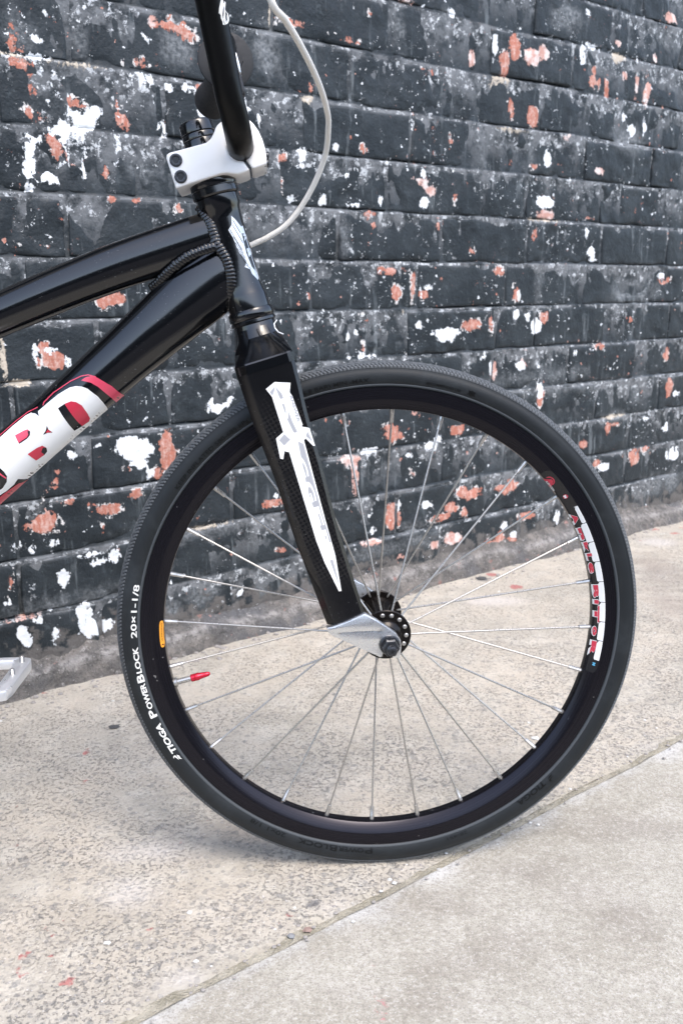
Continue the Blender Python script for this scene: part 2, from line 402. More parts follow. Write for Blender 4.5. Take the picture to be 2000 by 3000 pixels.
def smooth_mat():
    m, nt, b = new_mat('trowelled_concrete')
    g = NT(nt)
    pos = g.n('ShaderNodeNewGeometry').outputs['Position']
    at = g.n('ShaderNodeAttribute'); at.attribute_name = 'stain'
    sp = g.n('ShaderNodeSeparateColor'); g.link(at.outputs['Color'], sp.inputs[0])
    at2 = g.n('ShaderNodeAttribute'); at2.attribute_name = 'stain2'
    sp2 = g.n('ShaderNodeSeparateColor'); g.link(at2.outputs['Color'], sp2.inputs[0])
    def sd(s): return g.math('MULTIPLY', g.math('SUBTRACT', s, 0.5), 0.16)
    dR, dD, dS = sd(sp.outputs[0]), sd(sp.outputs[1]), sd(sp.outputs[2]); dL = sd(sp2.outputs[0])
    nL = g.noise(pos, 7, 5, 0.65); nM = g.noise(pos, 24, 5, 0.65); nA = g.noise(pos, 90, 5, 0.7); nF = g.noise(pos, 520, 3, 0.7)
    c = g.mix(g.step(nL, 0.35, 0.68), (0.345, 0.320, 0.264), (0.425, 0.402, 0.342))
    c = g.mix(g.math('MULTIPLY', g.step(nM, 0.45, 0.72), 0.45), c, (0.48, 0.45, 0.40))
    def edge(d, n, amp, soft):
        v = g.math('ADD', d, g.math('MULTIPLY', g.math('SUBTRACT', n, 0.5), amp))
        return g.math('SUBTRACT', 1.0, g.step(v, -soft, soft))
    c = g.mix(g.math('MULTIPLY', edge(dS, nM, 0.07, 0.022), 0.42), c, (0.225, 0.195, 0.165))
    c = g.mix(g.math('MULTIPLY', edge(dL, nM, 0.05, 0.02), 0.6), c, (0.64, 0.64, 0.63))
    bloom = g.math('MULTIPLY', g.step(g.math('ADD', sp2.outputs[2], g.math('MULTIPLY', g.math('SUBTRACT', nM, 0.5), 1.3)), 0.55, 1.15), 0.65)
    c = g.mix(bloom, c, (0.58, 0.585, 0.585))
    c = g.mix(g.math('MULTIPLY', g.step(nF, 0.50, 0.60), 0.50), c, (0.19, 0.17, 0.145))
    nG = g.noise(pos, 210, 4, 0.75, (5, 5, 1))
    c = g.mix(g.math('MULTIPLY', g.step(nG, 0.52, 0.62), 0.42), c, (0.21, 0.19, 0.16))
    c = g.mix(g.math('MULTIPLY', g.step(nG, 0.46, 0.36), 0.40), c, (0.60, 0.57, 0.52))
    c = g.mix(g.math('MULTIPLY', g.step(nF, 0.50, 0.36), 0.0), c, (0.7, 0.7, 0.7))
    lt = g.step(g.noise(pos, 430, 3, 0.7, (3, 3, 3)), 0.58, 0.70)
    c = g.mix(g.math('MULTIPLY', lt, 0.55), c, (0.62, 0.61, 0.59))
    c = g.mix(g.math('MULTIPLY', g.step(nA, 0.66, 0.72), 0.35), c, (0.25, 0.235, 0.215))
    c = g.mix(g.math('MULTIPLY', edge(dD, nA, 0.02, 0.003), 0.7), c, (0.12, 0.12, 0.12))
    c = g.mix(g.math('MULTIPLY', edge(dR, nA, 0.030, 0.0012), 0.75), c, (0.47, 0.20, 0.20))
    g.link(c, b.inputs['Base Color'])
    b.inputs['Roughness'].default_value = 0.82
    b.inputs['Specular IOR Level'].default_value = 0.3
    h = g.math('ADD', g.math('MULTIPLY', nF, 0.5), g.math('MULTIPLY', nA, 0.5))
    g.link(g.bump(h, 0.6, 0.002), b.inputs['Normal'])
    return m
M['smooth'] = smooth_mat()

def sand_mat():
    m, nt, b = new_mat('joint_sand')
    g = NT(nt)
    pos = g.n('ShaderNodeNewGeometry').outputs['Position']
    n = g.noise(pos, 40, 5, 0.7); n2 = g.noise(pos, 300, 3, 0.7)
    c = g.mix(g.step(n, 0.35, 0.65), (0.28, 0.255, 0.19), (0.42, 0.385, 0.31))
    c = g.mix(g.step(n2, 0.55, 0.7), c, (0.43, 0.39, 0.32))
    g.link(c, b.inputs['Base Color']); b.inputs['Roughness'].default_value = 0.95
    g.link(g.bump(n2, 1.0, 0.004), b.inputs['Normal'])
    return m
M['sand'] = sand_mat()
M['grit'] = plain('grit_stone', (0.30, 0.28, 0.26), 0.85)
M['chip'] = plain('pale_chip', (0.62, 0.62, 0.60), 0.7)
M['unseen_asphalt'] = plain('unseen_asphalt', (0.055, 0.055, 0.057), 0.9)  # unseen dark surface, added for the lower tubes to reflect

# ------------------------------------------------------------------ mesh helpers (bike parts are in millimetres)
def link(o, parent=None):
    COL.objects.link(o)
    if parent is not None: o.parent = parent
    return o

def mk(name, verts, faces, mat, parent=None, scale=0.001, smooth=35, kind=None):
    me = bpy.data.meshes.new(name)
    v = np.asarray(verts, float) * scale
    me.from_pydata(v.tolist(), [], [tuple(f) for f in faces])
    me.validate()
    bm = bmesh.new(); bm.from_mesh(me)
    bmesh.ops.recalc_face_normals(bm, faces=bm.faces)
    bm.to_mesh(me); bm.free()
    if mat: me.materials.append(mat)
    if smooth:
        me.polygons.foreach_set('use_smooth', [True] * len(me.polygons))
        me.set_sharp_from_angle(angle=R(smooth))
    o = bpy.data.objects.new(name, me)
    if kind: o['kind'] = kind
    return link(o, parent)

class Geo:
    """collects several shapes into one mesh"""
    def __init__(s): s.v = []; s.f = []
    def add(s, v, f):
        k = len(s.v); s.v += [tuple(map(float, p)) for p in v]; s.f += [tuple(i + k for i in q) for q in f]; return s

def frame(d):
    d = Vector(d).normalized()
    a = Vector((0, 1, 0)) if abs(d.y) < 0.9 else Vector((1, 0, 0))
    x = (a - d * a.dot(d)).normalized()
    return d, x, d.cross(x)

def loft(rings, close=True, cap=True):
    n = len(rings[0]); v = [tuple(p) for r in rings for p in r]; f = []
    for i in range(len(rings) - 1):
        for j in range(n if close else n - 1):
            k = (j + 1) % n
            f.append((i * n + j, i * n + k, (i + 1) * n + k, (i + 1) * n + j))
    if cap:
        f.append(tuple(range(n))[::-1]); f.append(tuple((len(rings) - 1) * n + j for j in range(n)))
    return v, f

def tube(path, rad, n=20, cap=True, flat=None):
    """rad: number or list; flat: optional list of (r_side_y, r_in_plane) for tubes in the bike plane"""
    P = [Vector(p) for p in path]
    rad = [rad] * len(P) if not hasattr(rad, '__len__') else rad
    rings = []; x = None
    for i, p in enumerate(P):
        d = (P[min(i + 1, len(P) - 1)] - P[max(i - 1, 0)]).normalized()
        if x is None: _, x, _ = frame(d)
        x = (x - d * x.dot(d)).normalized(); y = d.cross(x)
        ra, rb = (rad[i], rad[i]) if flat is None else flat[i]
        rings.append([p + x * ra * math.cos(2 * math.pi * j / n) + y * rb * math.sin(2 * math.pi * j / n) for j in range(n)])
    return loft(rings, True, cap)

def smooth_path(pts, k=8):
    """Catmull-Rom through the points"""
    P = [np.array(p, float) for p in pts]
    P = [2 * P[0] - P[1]] + P + [2 * P[-1] - P[-2]]
    out = []
    for i in range(1, len(P) - 2):
        for j in range(k):
            t = j / k
            out.append(0.5 * ((2 * P[i]) + (-P[i - 1] + P[i + 1]) * t + (2 * P[i - 1] - 5 * P[i] + 4 * P[i + 1] - P[i + 2]) * t * t
                              + (-P[i - 1] + 3 * P[i] - 3 * P[i + 1] + P[i + 2]) * t ** 3))
    out.append(P[-2])
    return out

def lathe(profile, o, d, n=40, cap=True):
    """profile: list of (radius, distance along d)"""
    o = Vector(o); d, x, y = frame(d)
    rings = [[o + d * h + (x * math.cos(2 * math.pi * j / n) + y * math.sin(2 * math.pi * j / n)) * max(r, 0.01) for j in range(n)] for r, h in profile]
    return loft(rings, True, cap)

def revolve_y(profile, n, closed):
    """profile (r, y) turned about the wheel axis (bike Y)"""
    m = len(profile); v = []; f = []
    for i in range(n):
        a = 2 * math.pi * i / n
        for r, y in profile: v.append((r * math.cos(a), y, r * math.sin(a)))
    for i in range(n):
        k = (i + 1) % n
        for j in range(m if closed else m - 1):
            l = (j + 1) % m
            f.append((i * m + j, k * m + j, k * m + l, i * m + l))
    return v, f

def prism(poly, y0, y1, bevel=0.0, seg=3, holes=()):
    """polygon in the bike plane (x, z) given thickness from y0 to y1; returns verts, faces"""
    bm = bmesh.new()
    vs = [bm.verts.new((x, y0, z)) for x, z in poly]
    f = bm.faces.new(vs)
    ex = bmesh.ops.extrude_face_region(bm, geom=[f])
    mv = [g for g in ex['geom'] if isinstance(g, bmesh.types.BMVert)]
    bmesh.ops.translate(bm, verts=mv, vec=(0, y1 - y0, 0))
    bmesh.ops.recalc_face_normals(bm, faces=bm.faces)
    if bevel:
        ed = [e for e in bm.edges if len(e.link_faces) == 2 and (abs(e.verts[0].co.y - e.verts[1].co.y) < 1e-6)]
        bmesh.ops.bevel(bm, geom=ed, offset=bevel, segments=seg, profile=0.5, affect='EDGES', clamp_overlap=True)
    bm.verts.index_update()
    v = [tuple(q.co) for q in bm.verts]; fc = [tuple(q.index for q in p.verts) for p in bm.faces]
    bm.free()
    return v, fc

def sheet(polys, fn, cell=2.0):
    """flat print: polygons (u, v) filled, cut finely and laid on a surface by fn(u, v)"""
    G = Geo()
    for poly in polys:
        bm = bmesh.new()
        vs = [bm.verts.new((a, b, 0)) for a, b in poly]
        bm.faces.new(vs)
        us = [p[0] for p in poly]; ws = [p[1] for p in poly]
        for ax, lo, hi in ((0, min(us), max(us)), (1, min(ws), max(ws))):
            k = lo + cell
            while k < hi:
                no = (1, 0, 0) if ax == 0 else (0, 1, 0); co = (k, 0, 0) if ax == 0 else (0, k, 0)
                bmesh.ops.bisect_plane(bm, geom=bm.verts[:] + bm.edges[:] + bm.faces[:], plane_co=co, plane_no=no)
                k += cell
        bmesh.ops.triangulate(bm, faces=bm.faces)
        bm.verts.index_update()
        G.add([fn(q.co.x, q.co.y) for q in bm.verts], [[q.index for q in p.verts] for p in bm.faces])
        bm.free()
    return G.v, G.f

_txt = {}
def text_geo(s, size, bold=0.0, shear=0.0, space=1.0):
    """filled letter faces in the text plane: verts (u, v), faces; width returned"""
    cu = bpy.data.curves.new('t', 'FONT')
    cu.body = s; cu.size = size; cu.offset = bold; cu.shear = shear; cu.space_character = space
    cu.resolution_u = 3
    o = bpy.data.objects.new('t', cu); COL.objects.link(o)
    dg = bpy.context.evaluated_depsgraph_get(); dg.update()
    me = bpy.data.meshes.new_from_object(o.evaluated_get(dg))
    bm = bmesh.new(); bm.from_mesh(me)
    ys = [q.co.y for q in bm.verts]; k = min(ys) + 1.1
    while k < max(ys):
        bmesh.ops.bisect_plane(bm, geom=bm.verts[:] + bm.edges[:] + bm.faces[:], plane_co=(0, k, 0), plane_no=(0, 1, 0)); k += 1.1
    bm.verts.index_update()
    v = [(q.co.x, q.co.y) for q in bm.verts]; f = [tuple(q.index for q in p.verts) for p in bm.faces]
    bm.free()
    bpy.data.objects.remove(o); bpy.data.curves.remove(cu); bpy.data.meshes.remove(me)
    xs = [p[0] for p in v]
    return v, f, min(xs), max(xs)

# ------------------------------------------------------------------ numpy value noise (for real relief)
def vnoise(x, y, seed):
    xi = np.floor(x).astype(np.int64); yi = np.floor(y).astype(np.int64)
    fx = x - xi; fy = y - yi
    fx = fx * fx * (3 - 2 * fx); fy = fy * fy * (3 - 2 * fy)
    def h(a, b):
        n = (a * 374761393 + b * 668265263 + seed * 974634777) & 0x7fffffff
        n = ((n ^ (n >> 13)) * 1274126177) & 0x7fffffff
        n = n ^ (n >> 16)
        return (n & 0xffff) / 65535.0
    return (h(xi, yi) * (1 - fx) + h(xi + 1, yi) * fx) * (1 - fy) + (h(xi, yi + 1) * (1 - fx) + h(xi + 1, yi + 1) * fx) * fy - 0.5
def fbm(x, y, freq, octv, seed):
    out = 0; a = 1.0
    for k in range(octv):
        out = out + a * vnoise(x * freq, y * freq, seed + k * 17); freq *= 2.03; a *= 0.55
    return out

# ------------------------------------------------------------------ setting: wall frame
W0 = Vector((-0.78063159, 1.01694178, 0)); WD = Vector((0.79323853, 0.60891102, 0)); WN = Vector((0.60891102, -0.79323853, 0))
def wpos(s, z, d):    # s along the wall, d out from its face
    return np.stack([W0.x + WD.x * s + WN.x * d, W0.y + WD.y * s + WN.y * d, z], -1)

def parse(t): return np.array([[float(a) / 1000 for a in q.split(',')] for q in t.split()])
PATCH = {
 'R': parse('693,946,21,8 713,936,10,7 672,945,12,4 457,892,4,12 463,868,12,7 485,809,17,11 528,824,15,6 597,833,19,20 592,847,13,14 608,804,13,6 505,763,8,15 498,776,7,8 572,739,3,6 593,858,5,6 570,565,17,9 555,565,9,11 872,780,9,7 869,741,5,7 883,669,7,6 896,982,19,4 728,868,6,6 628,891,12,3 542,681,2,2 581,702,5,2 686,694,5,7 620,702,8,2 920,566,4,5 892,597,3,7 935,891,6,5 429,635,3,2 478,634,3,2 1410,1018,15,22 1384,984,14,20 1192,949,8,4 1044,807,7,7 1016,971,17,3 1058,1022,4,3 1261,738,5,7 1063,691,9,12 1048,699,10,4 1095,608,27,8 1116,570,10,12 1158,578,6,18 1182,564,10,6 1489,679,8,10 1309,646,5,4 1383,608,10,7 1947,591,23,9 1787,596,7,3 1313,505,23,9 1365,509,6,12 1525,516,12,10 1039,524,9,4 1079,494,8,6 1436,563,6,11 1661,719,9,4 1655,992,17,23 1695,985,6,23 1471,901,16,18 1408,909,6,14 1425,814,10,5 1479,809,9,4 1247,836,4,7 1821,502,7,4 1222,691,7,8 472,481,18,12 458,497,12,7 643,333,13,29 622,297,7,8 439,247,21,12 444,259,10,10 541,254,16,7 587,270,9,7 466,322,3,4 460,304,4,4 383,163,3,8 529,229,2,4 508,268,4,3 835,219,16,6 480,273,4,3 850,135,8,6 576,310,4,2 441,270,3,5 1036,468,8,8 994,345,9,6 1276,301,16,9 1102,322,16,7 1110,305,16,8 1107,155,19,26 1316,167,29,10 1297,175,13,9 1426,168,34,14 1453,176,18,10 1260,146,16,10 1234,131,24,6 1298,131,9,9 1488,94,26,8 1427,226,14,5 1521,352,10,20 1995,337,16,22 1977,417,12,16 1721,448,14,5 1870,177,21,19 1907,194,16,5 1803,338,12,10 1676,232,13,9 1761,256,13,9 1404,58,11,14 1377,50,24,8 1445,50,13,6 1157,233,5,4 1727,181,10,8 1262,89,11,6 1777,267,17,4'),
 'P': parse('528,759,14,13 558,780,15,5 659,948,9,4 1460,1006,24,16 1490,1019,18,12 1300,983,10,15 1741,1011,21,13 1835,997,17,35 1799,1006,6,24 1861,1057,7,8 1724,1068,9,7 1916,1147,28,11 1573,864,19,11 1173,764,17,6 1197,749,15,8 1521,720,26,8 1684,813,12,7 1140,1052,12,4 543,187,8,5 401,112,13,3 1016,247,7,37 1008,276,23,9 1378,413,10,17 1268,81,27,12 1219,78,16,9 1127,71,7,5 1165,345,9,3 1468,432,19,16 1469,428,14,8 1061,111,22,6'),
 'W': parse('472,779,11,6 467,760,5,22 463,735,7,11 463,712,6,5 488,729,15,10 509,724,10,3 521,789,18,6 548,803,16,12 558,818,10,5 561,783,7,5 592,773,2,12 595,784,5,4 835,835,7,11 814,853,5,11 484,878,11,3 489,900,4,2 470,932,2,2 735,831,6,5 731,840,6,2 679,861,6,5 706,864,7,4 716,864,4,3 656,809,5,4 667,794,3,3 650,865,2,5 519,834,4,2 911,792,10,4 896,719,8,4 953,720,6,8 982,807,5,5 542,720,4,4 627,874,9,2 549,936,2,3 504,934,2,2 543,938,4,4 650,922,5,3 644,930,2,2 1246,1050,7,8 1255,1023,10,13 1356,1009,6,15 1643,1050,14,5 1613,1032,8,14 1406,1096,5,3 1621,1111,6,4 1760,928,8,24 1789,904,16,13 1836,917,6,16 1518,826,9,15 1519,745,24,11 1184,727,12,9 1180,776,5,7 1671,650,11,10 1649,688,5,7 1676,634,10,5 1499,497,14,16 1471,520,6,9 1438,523,12,8 1248,494,33,6 1240,482,17,6 1172,509,8,5 1011,495,12,9 1080,726,4,5 1024,716,8,3 1027,776,5,3 1004,764,5,4 1933,601,12,6 1628,779,6,4 1193,577,8,3 1446,559,4,8 1093,784,2,7 1032,755,2,6 1467,859,8,3 494,479,4,5 589,341,28,17 594,318,12,9 570,354,9,7 492,342,8,4 532,350,5,3 734,395,20,10 753,403,9,5 613,302,6,8 500,188,12,4 520,176,14,2 462,160,8,11 419,213,5,5 400,222,6,3 450,216,5,3 489,95,12,19 511,72,27,10 493,68,8,8 394,92,8,9 401,79,8,9 419,105,7,4 442,78,6,10 844,231,5,5 758,82,12,12 378,144,3,4 453,278,4,2 543,180,7,9 466,494,7,4 448,487,2,6 1023,476,13,14 1036,460,19,3 1499,435,18,12 1456,419,12,8 1514,416,9,4 1047,286,19,4 1086,261,13,9 1205,270,20,15 1222,291,11,6 1195,163,12,7 1149,266,7,5 1051,170,4,8 1058,133,6,4 1416,84,7,7 1595,75,8,13 1550,80,7,13 2039,168,33,16 1909,267,9,5 1998,238,14,8 1748,170,20,8 1448,60,9,6 1307,254,8,4 1121,176,4,9 1520,361,7,13 1631,438,4,5 1345,443,6,4 2030,318,11,5 1371,420,4,9'),
 'G': parse('632,752,21,15 698,918,22,18 469,904,9,16 547,913,4,16 853,936,20,31 1856,564,55,18 1783,560,29,17 1328,820,9,22 1471,835,5,20 1783,886,47,26 1564,1092,40,19 1524,773,9,17 1233,1027,21,21 1121,1000,10,20 997,665,8,21 1508,576,5,18 630,70,16,15 692,94,25,21 807,78,8,16 454,124,40,5 726,189,50,4 605,213,11,3 1949,99,52,22 2033,99,35,21 1155,121,21,8 1784,281,33,6 1061,94,44,9 1178,95,35,9 1863,331,17,21 1511,394,115,5 1736,360,222,4'),
 'C': parse('547,875,41,2 455,876,16,2 926,873,12,5 859,989,2,12 1370,958,23,3 1422,871,33,3 1531,708,33,2 1727,1041,24,7 1131,527,3,18 405,481,4,25 419,452,17,5 710,199,24,3 1779,284,32,4'),
}
def sdf(k, a, b, src):
    out = np.full(a.shape, 1.0)
    for s, z, ra, rb in src[k]:
        m = (np.abs(a - s) < ra + 0.06) & (np.abs(b - z) < rb + 0.06)
        if not m.any(): continue
        q = np.hypot((a[m] - s) / ra, (b[m] - z) / rb)
        d = (q - 1) * min(ra, rb)
        out[m] = np.minimum(out[m], d)
    return out
def enc(d, unit): return np.clip(d / unit + 0.5, 0, 1)

def set_attr(me, name, cols, alpha=1.0):
    at = me.color_attributes.new(name, 'FLOAT_COLOR', 'POINT')
    c = np.ones((len(me.vertices), 4)); c[:, :3] = cols; c[:, 3] = alpha
    at.data.foreach_set('color', c.ravel())

def wall_attrs(me, s, z, jt=0.0):
    set_attr(me, 'peel', np.stack([enc(sdf(k, s, z, PATCH), 0.08) for k in 'WRP'], -1))
    low = np.clip((0.17 - z) / 0.14, 0, 1)
    set_attr(me, 'coat', np.stack([enc(sdf('G', s, z, PATCH), 0.08), enc(sdf('C', s, z, PATCH), 0.08), low], -1), jt)

def grid_faces(nx, ny):
    i = np.arange(nx - 1)[:, None] * ny + np.arange(ny - 1)[None, :]
    return np.stack([i, i + ny, i + ny + 1, i + 1], -1).reshape(-1, 4).tolist()

wall = bpy.data.objects.new('brick_wall', None)
wall.location = (float(W0.x + WD.x), float(W0.y + WD.y), 0)
wall['label'] = 'old black-painted brick wall, paint flaking to white and red brick'
wall['category'] = 'wall'
link(wall)
WLOC = np.array(wall.location)

def wall_mesh(name, P, faces, s, z, mat, jt=0.0):
    me = bpy.data.meshes.new(name)
    me.from_pydata((P - WLOC).tolist(), [], faces)
    me.materials.append(mat)
    me.polygons.foreach_set('use_smooth', [True] * len(me.polygons))
    wall_attrs(me, s, z, jt)
    o = bpy.data.objects.new(name, me)
    return link(o, wall)

CO0, CH, BL, JT = 0.030, 0.0846, 0.240, 0.0065
OFFS = {0: .035, 1: .155, 2: .158, 3: .04, 4: .17, 5: .06, 6: .20, 7: .03, 8: .138, 9: .188, 10: .053, 11: .143, 12: .022, 13: .125, 14: .03, 15: .16}
def wave(s, z): return 0.0034 * fbm(s, z * 0.7, 4.5, 3, 123)
def brick(s0, s1, z0, z1):
    st = 0.006
    nx = max(6, int(round((s1 - s0) / st))) + 1; ny = max(6, int(round((z1 - z0) / st))) + 1
    def ax_(a, b, k): return np.concatenate([[a, a + .0010, a + .0026], np.linspace(a + .0065, b - .0065, k - 4), [b - .0026, b - .0010, b]])
    gs, gz = ax_(s0, s1, nx), ax_(z0, z1, ny); nx, ny = len(gs), len(gz)
    S, Z = np.meshgrid(gs, gz, indexing='ij')
    e = np.minimum(np.minimum(S - s0, s1 - S), np.minimum(Z - z0, z1 - Z))
    seed = random.randrange(9999)
    rough = 0.5 + 1.1 * max(0, random.gauss(0.35, 0.35))
    D = (0.0012 * random.gauss(0, 1) + (S - (s0 + s1) / 2) * random.gauss(0, .006) + (Z - (z0 + z1) / 2) * random.gauss(0, .010)
         + rough * 0.0022 * fbm(S, Z, 22, 4, 5) + rough * 0.0020 * fbm(S, Z, 80, 3, seed))
    # chipped, rounded arrises
    chip = np.clip(fbm(S, Z, 26, 3, seed + 3) * 1.6, 0, 1)
    D -= 0.0016 * np.exp(-e / 0.0010) + 0.006 * chip * np.exp(-e / 0.006)
    # a few blown faces
    if random.random() < 0.22:
        D -= 0.006 * np.clip(fbm(S, Z, 11, 3, seed + 9) * 3 - 0.35, 0, 1)
    # edges waver
    S2 = S + 0.0028 * fbm(S, Z, 22, 2, seed + 5) * np.exp(-np.minimum(S - s0, s1 - S) / 0.02)
    Z2 = Z + 0.0030 * fbm(S, Z, 16, 2, seed + 6) * np.exp(-np.minimum(Z - z0, z1 - Z) / 0.02)
    Z2 = Z2 + wave(S2, Z2)
    s = S2.ravel(); z = Z2.ravel(); P = wpos(s, z, D.ravel())
    fc = grid_faces(nx, ny)
    # sides going back into the wall
    loop = [i * ny for i in range(nx)] + [(nx - 1) * ny + j for j in range(1, ny)] + [i * ny + ny - 1 for i in range(nx - 2, -1, -1)] + [j for j in range(ny - 2, 0, -1)]
    base = len(P)
    back = wpos(s[loop], z[loop], np.full(len(loop), -0.02))
    n = len(loop)
    fc += [(loop[(i + 1) % n], loop[i], base + i, base + (i + 1) % n) for i in range(n)]
    fc = [tuple(reversed(f)) for f in fc]
    wall_mesh('brick', np.concatenate([P, back]), fc, np.concatenate([s, s[loop]]), np.concatenate([z, z[loop]]), M['wall'], np.concatenate([np.exp(-(z1 - Z).ravel() / 0.0022) * 0.9, np.zeros(n)]))

S_LO, S_HI = 0.0, 2.62

for row in range(14):
    z0 = CO0 + CH * row; cut = [-0.24 + OFFS[row]]
    k = 0
    while cut[-1] < S_HI:
        nxt = BL
        if row == 8 and abs(cut[-1] - 1.338) < 0.05: nxt = 0.122
        elif row in (2, 5, 12) and k in (3, 7): nxt = 0.12
        cut.append(cut[-1] + nxt + random.uniform(-.003, .003)); k += 1
    for a, b_ in zip(cut[:-1], cut[1:]):
        if b_ < S_LO or a > S_HI: continue
        jz = random.uniform(-.0012, .0012)
        brick(a + JT / 2, b_ - JT / 2, z0 + JT / 2 + jz, z0 + CH - JT / 2 + jz)

# mortar bed, set back a little and uneven
_s = np.arange(-0.26, 2.9, 0.006)
_po = np.array([-.0042, -.0026, -.0012, 0.0, .0012, .0022, .0034, .0046]); _pd = np.array([-.0004, -.0001, -.0003, -.0006, -.0012, -.0022, -.0032, -.0036]); _pl = np.array([.9, 1, .9, .6, .2, 0, 0, 0])  # the last array sets the painted paleness, strongest on the lower lip
_z = np.concatenate([[0.0]] + [CO0 + CH * k + _po for k in range(15)])
S, Z = np.meshgrid(_s, _z, indexing='ij')
PD_ = np.concatenate([[-.001], np.tile(_pd, 15)])[None] + 0 * S; PL_ = np.concatenate([[0], np.tile(_pl, 15)])[None] + 0 * S
Z = Z + wave(S, Z) + 0.0016 * fbm(S, 0 * S + np.floor((Z - CO0) / CH + .5) * 7.3, 14, 3, 71)
D = PD_ * np.clip(0.9 + 2.4 * fbm(S, Z, 8, 4, 55), 0.05, 2.6) + 0.0028 * fbm(S, Z, 16, 3, 77) + 0.0022 * fbm(S, Z, 80, 3, 31)
wall_mesh('mortar', wpos(S.ravel(), Z.ravel(), D.ravel()), [tuple(reversed(f)) for f in grid_faces(len(_s), len(_z))], S.ravel(), Z.ravel(), M['wall'], PL_.ravel())

# plain continuation of the wall beyond the picture
def slab_wall(name, s0, s1, z0, z1):
    q = [(s0, z0, 0), (s1, z0, 0), (s1, z1, 0), (s0, z1, 0), (s0, z0, -.2), (s1, z0, -.2), (s1, z1, -.2), (s0, z1, -.2)]
    P = np.array([wpos(np.array(a), np.array(b), np.array(c)) for a, b, c in q])
    s = np.array([a[0] for a in q]); z = np.array([a[1] for a in q])
    wall_mesh(name, P, [(3, 2, 1, 0), (4, 5, 6, 7), (0, 1, 5, 4), (1, 2, 6, 5), (2, 3, 7, 6), (3, 0, 4, 7)], s, z, M['wall'])
slab_wall('wall_body', -1.6, -0.262, 0.0, 3.4)
slab_wall('wall_body', 2.88, 9.0, 0.0, 3.4)
slab_wall('wall_body', -0.26, 2.878, CO0 + CH * 14 + 0.002, 3.4)

# mortar fillet along the foot of the wall
_s = np.arange(-0.4, 3.2, 0.006); prof = [(-.002, 0.052), (0.003, 0.044), (0.006, 0.040), (0.012, 0.036), (0.0165, 0.033), (0.0185, 0.0305), (0.0198, 0.026), (0.022, 0.018), (0.025, 0.010), (0.028, 0.004), (0.030, -0.002), (0.031, -0.009)]
PLA = np.array([0, 0, .1, .4, .9, 1, .6, .1, 0, 0, 0, 0])[None]  # painted lightness along the ledge edge
SS = np.repeat(_s[:, None], len(prof), 1); PD = np.array([p[0] for p in prof])[None]; PZ = np.array([p[1] for p in prof])[None]
wob = 1 + 0.6 * fbm(SS, PZ + 0 * SS, 7, 3, 3)
Dd = PD * np.clip(wob, .35, 2) + 0.004 * fbm(SS, PZ + 0 * SS, 60, 3, 8) + 0.001
Zz = PZ * np.clip(1 + 0.45 * fbm(SS, 0 * SS, 5, 4, 13), .6, 1.5) + 0.004 * fbm(SS, PD + 0 * SS, 55, 3, 18)
P = wpos(SS.ravel(), Zz.ravel(), Dd.ravel())
o = wall_mesh('mortar_fillet', P, [tuple(f) for f in grid_faces(len(_s), len(prof))], SS.ravel(), Zz.ravel(), M['haunch'], (PLA + 0 * SS).ravel())

# ------------------------------------------------------------------ pavement
STAIN = {'R': parse('-239,663,7,6 -286,696,5,5 -297,999,2,3 -332,1064,4,6 -312,993,2,6 -50,744,3,2 -98,779,4,2 -180,724,2,2 -269,720,2,2 -351,862,2,2 -280,670,2,2 -276,731,2,2 -84,733,2,2 -260,693,2,2 -445,1252,7,5 -287,678,2,2 -215,726,2,2 27,628,2,5 20,646,2,3 34,623,2,2 17,678,2,2 375,917,2,2 401,1926,23,30 751,2224,8,20 760,2150,12,8 800,2112,15,7 838,2165,8,5 700,2050,9,4 343,1719,14,14 309,1801,11,15 710,2181,11,17 -238,1452,8,8'),
 'D': parse('-312,1136,7,7 -398,1060,3,3 -325,1215,4,6 -54,881,12,7 -129,879,9,4 -376,897,7,3 -300,851,7,4 383,1224,2,4 284,1772,11,17 366,1869,6,10 -32,759,6,6'),
 'S': parse('-79,873,61,16 258,738,26,24 258,717,16,11 229,774,25,19 147,708,21,17 88,758,33,16 181,806,43,17 303,885,61,24 77,676,11,8 108,681,23,11 62,636,21,9 656,1815,45,101 606,1609,36,114 -404,1339,28,17'),
 'L': parse('-142,661,9,8 -474,1261,11,11 -212,784,26,20 -208,849,34,15 87,808,15,11 7,747,14,6 402,1048,22,14 188,900,14,5 286,1636,49,25 731,2036,40,30 -279,1411,9,10')}
def axis(lo, a, b, hi, st, coarse):
    return np.concatenate([np.arange(lo, a, coarse), np.arange(a, b, st), np.arange(b, hi + coarse, coarse)])
def crack_t(s): return 0.688 + 0.006 * fbm(s, 0 * s, 5, 4, 21)
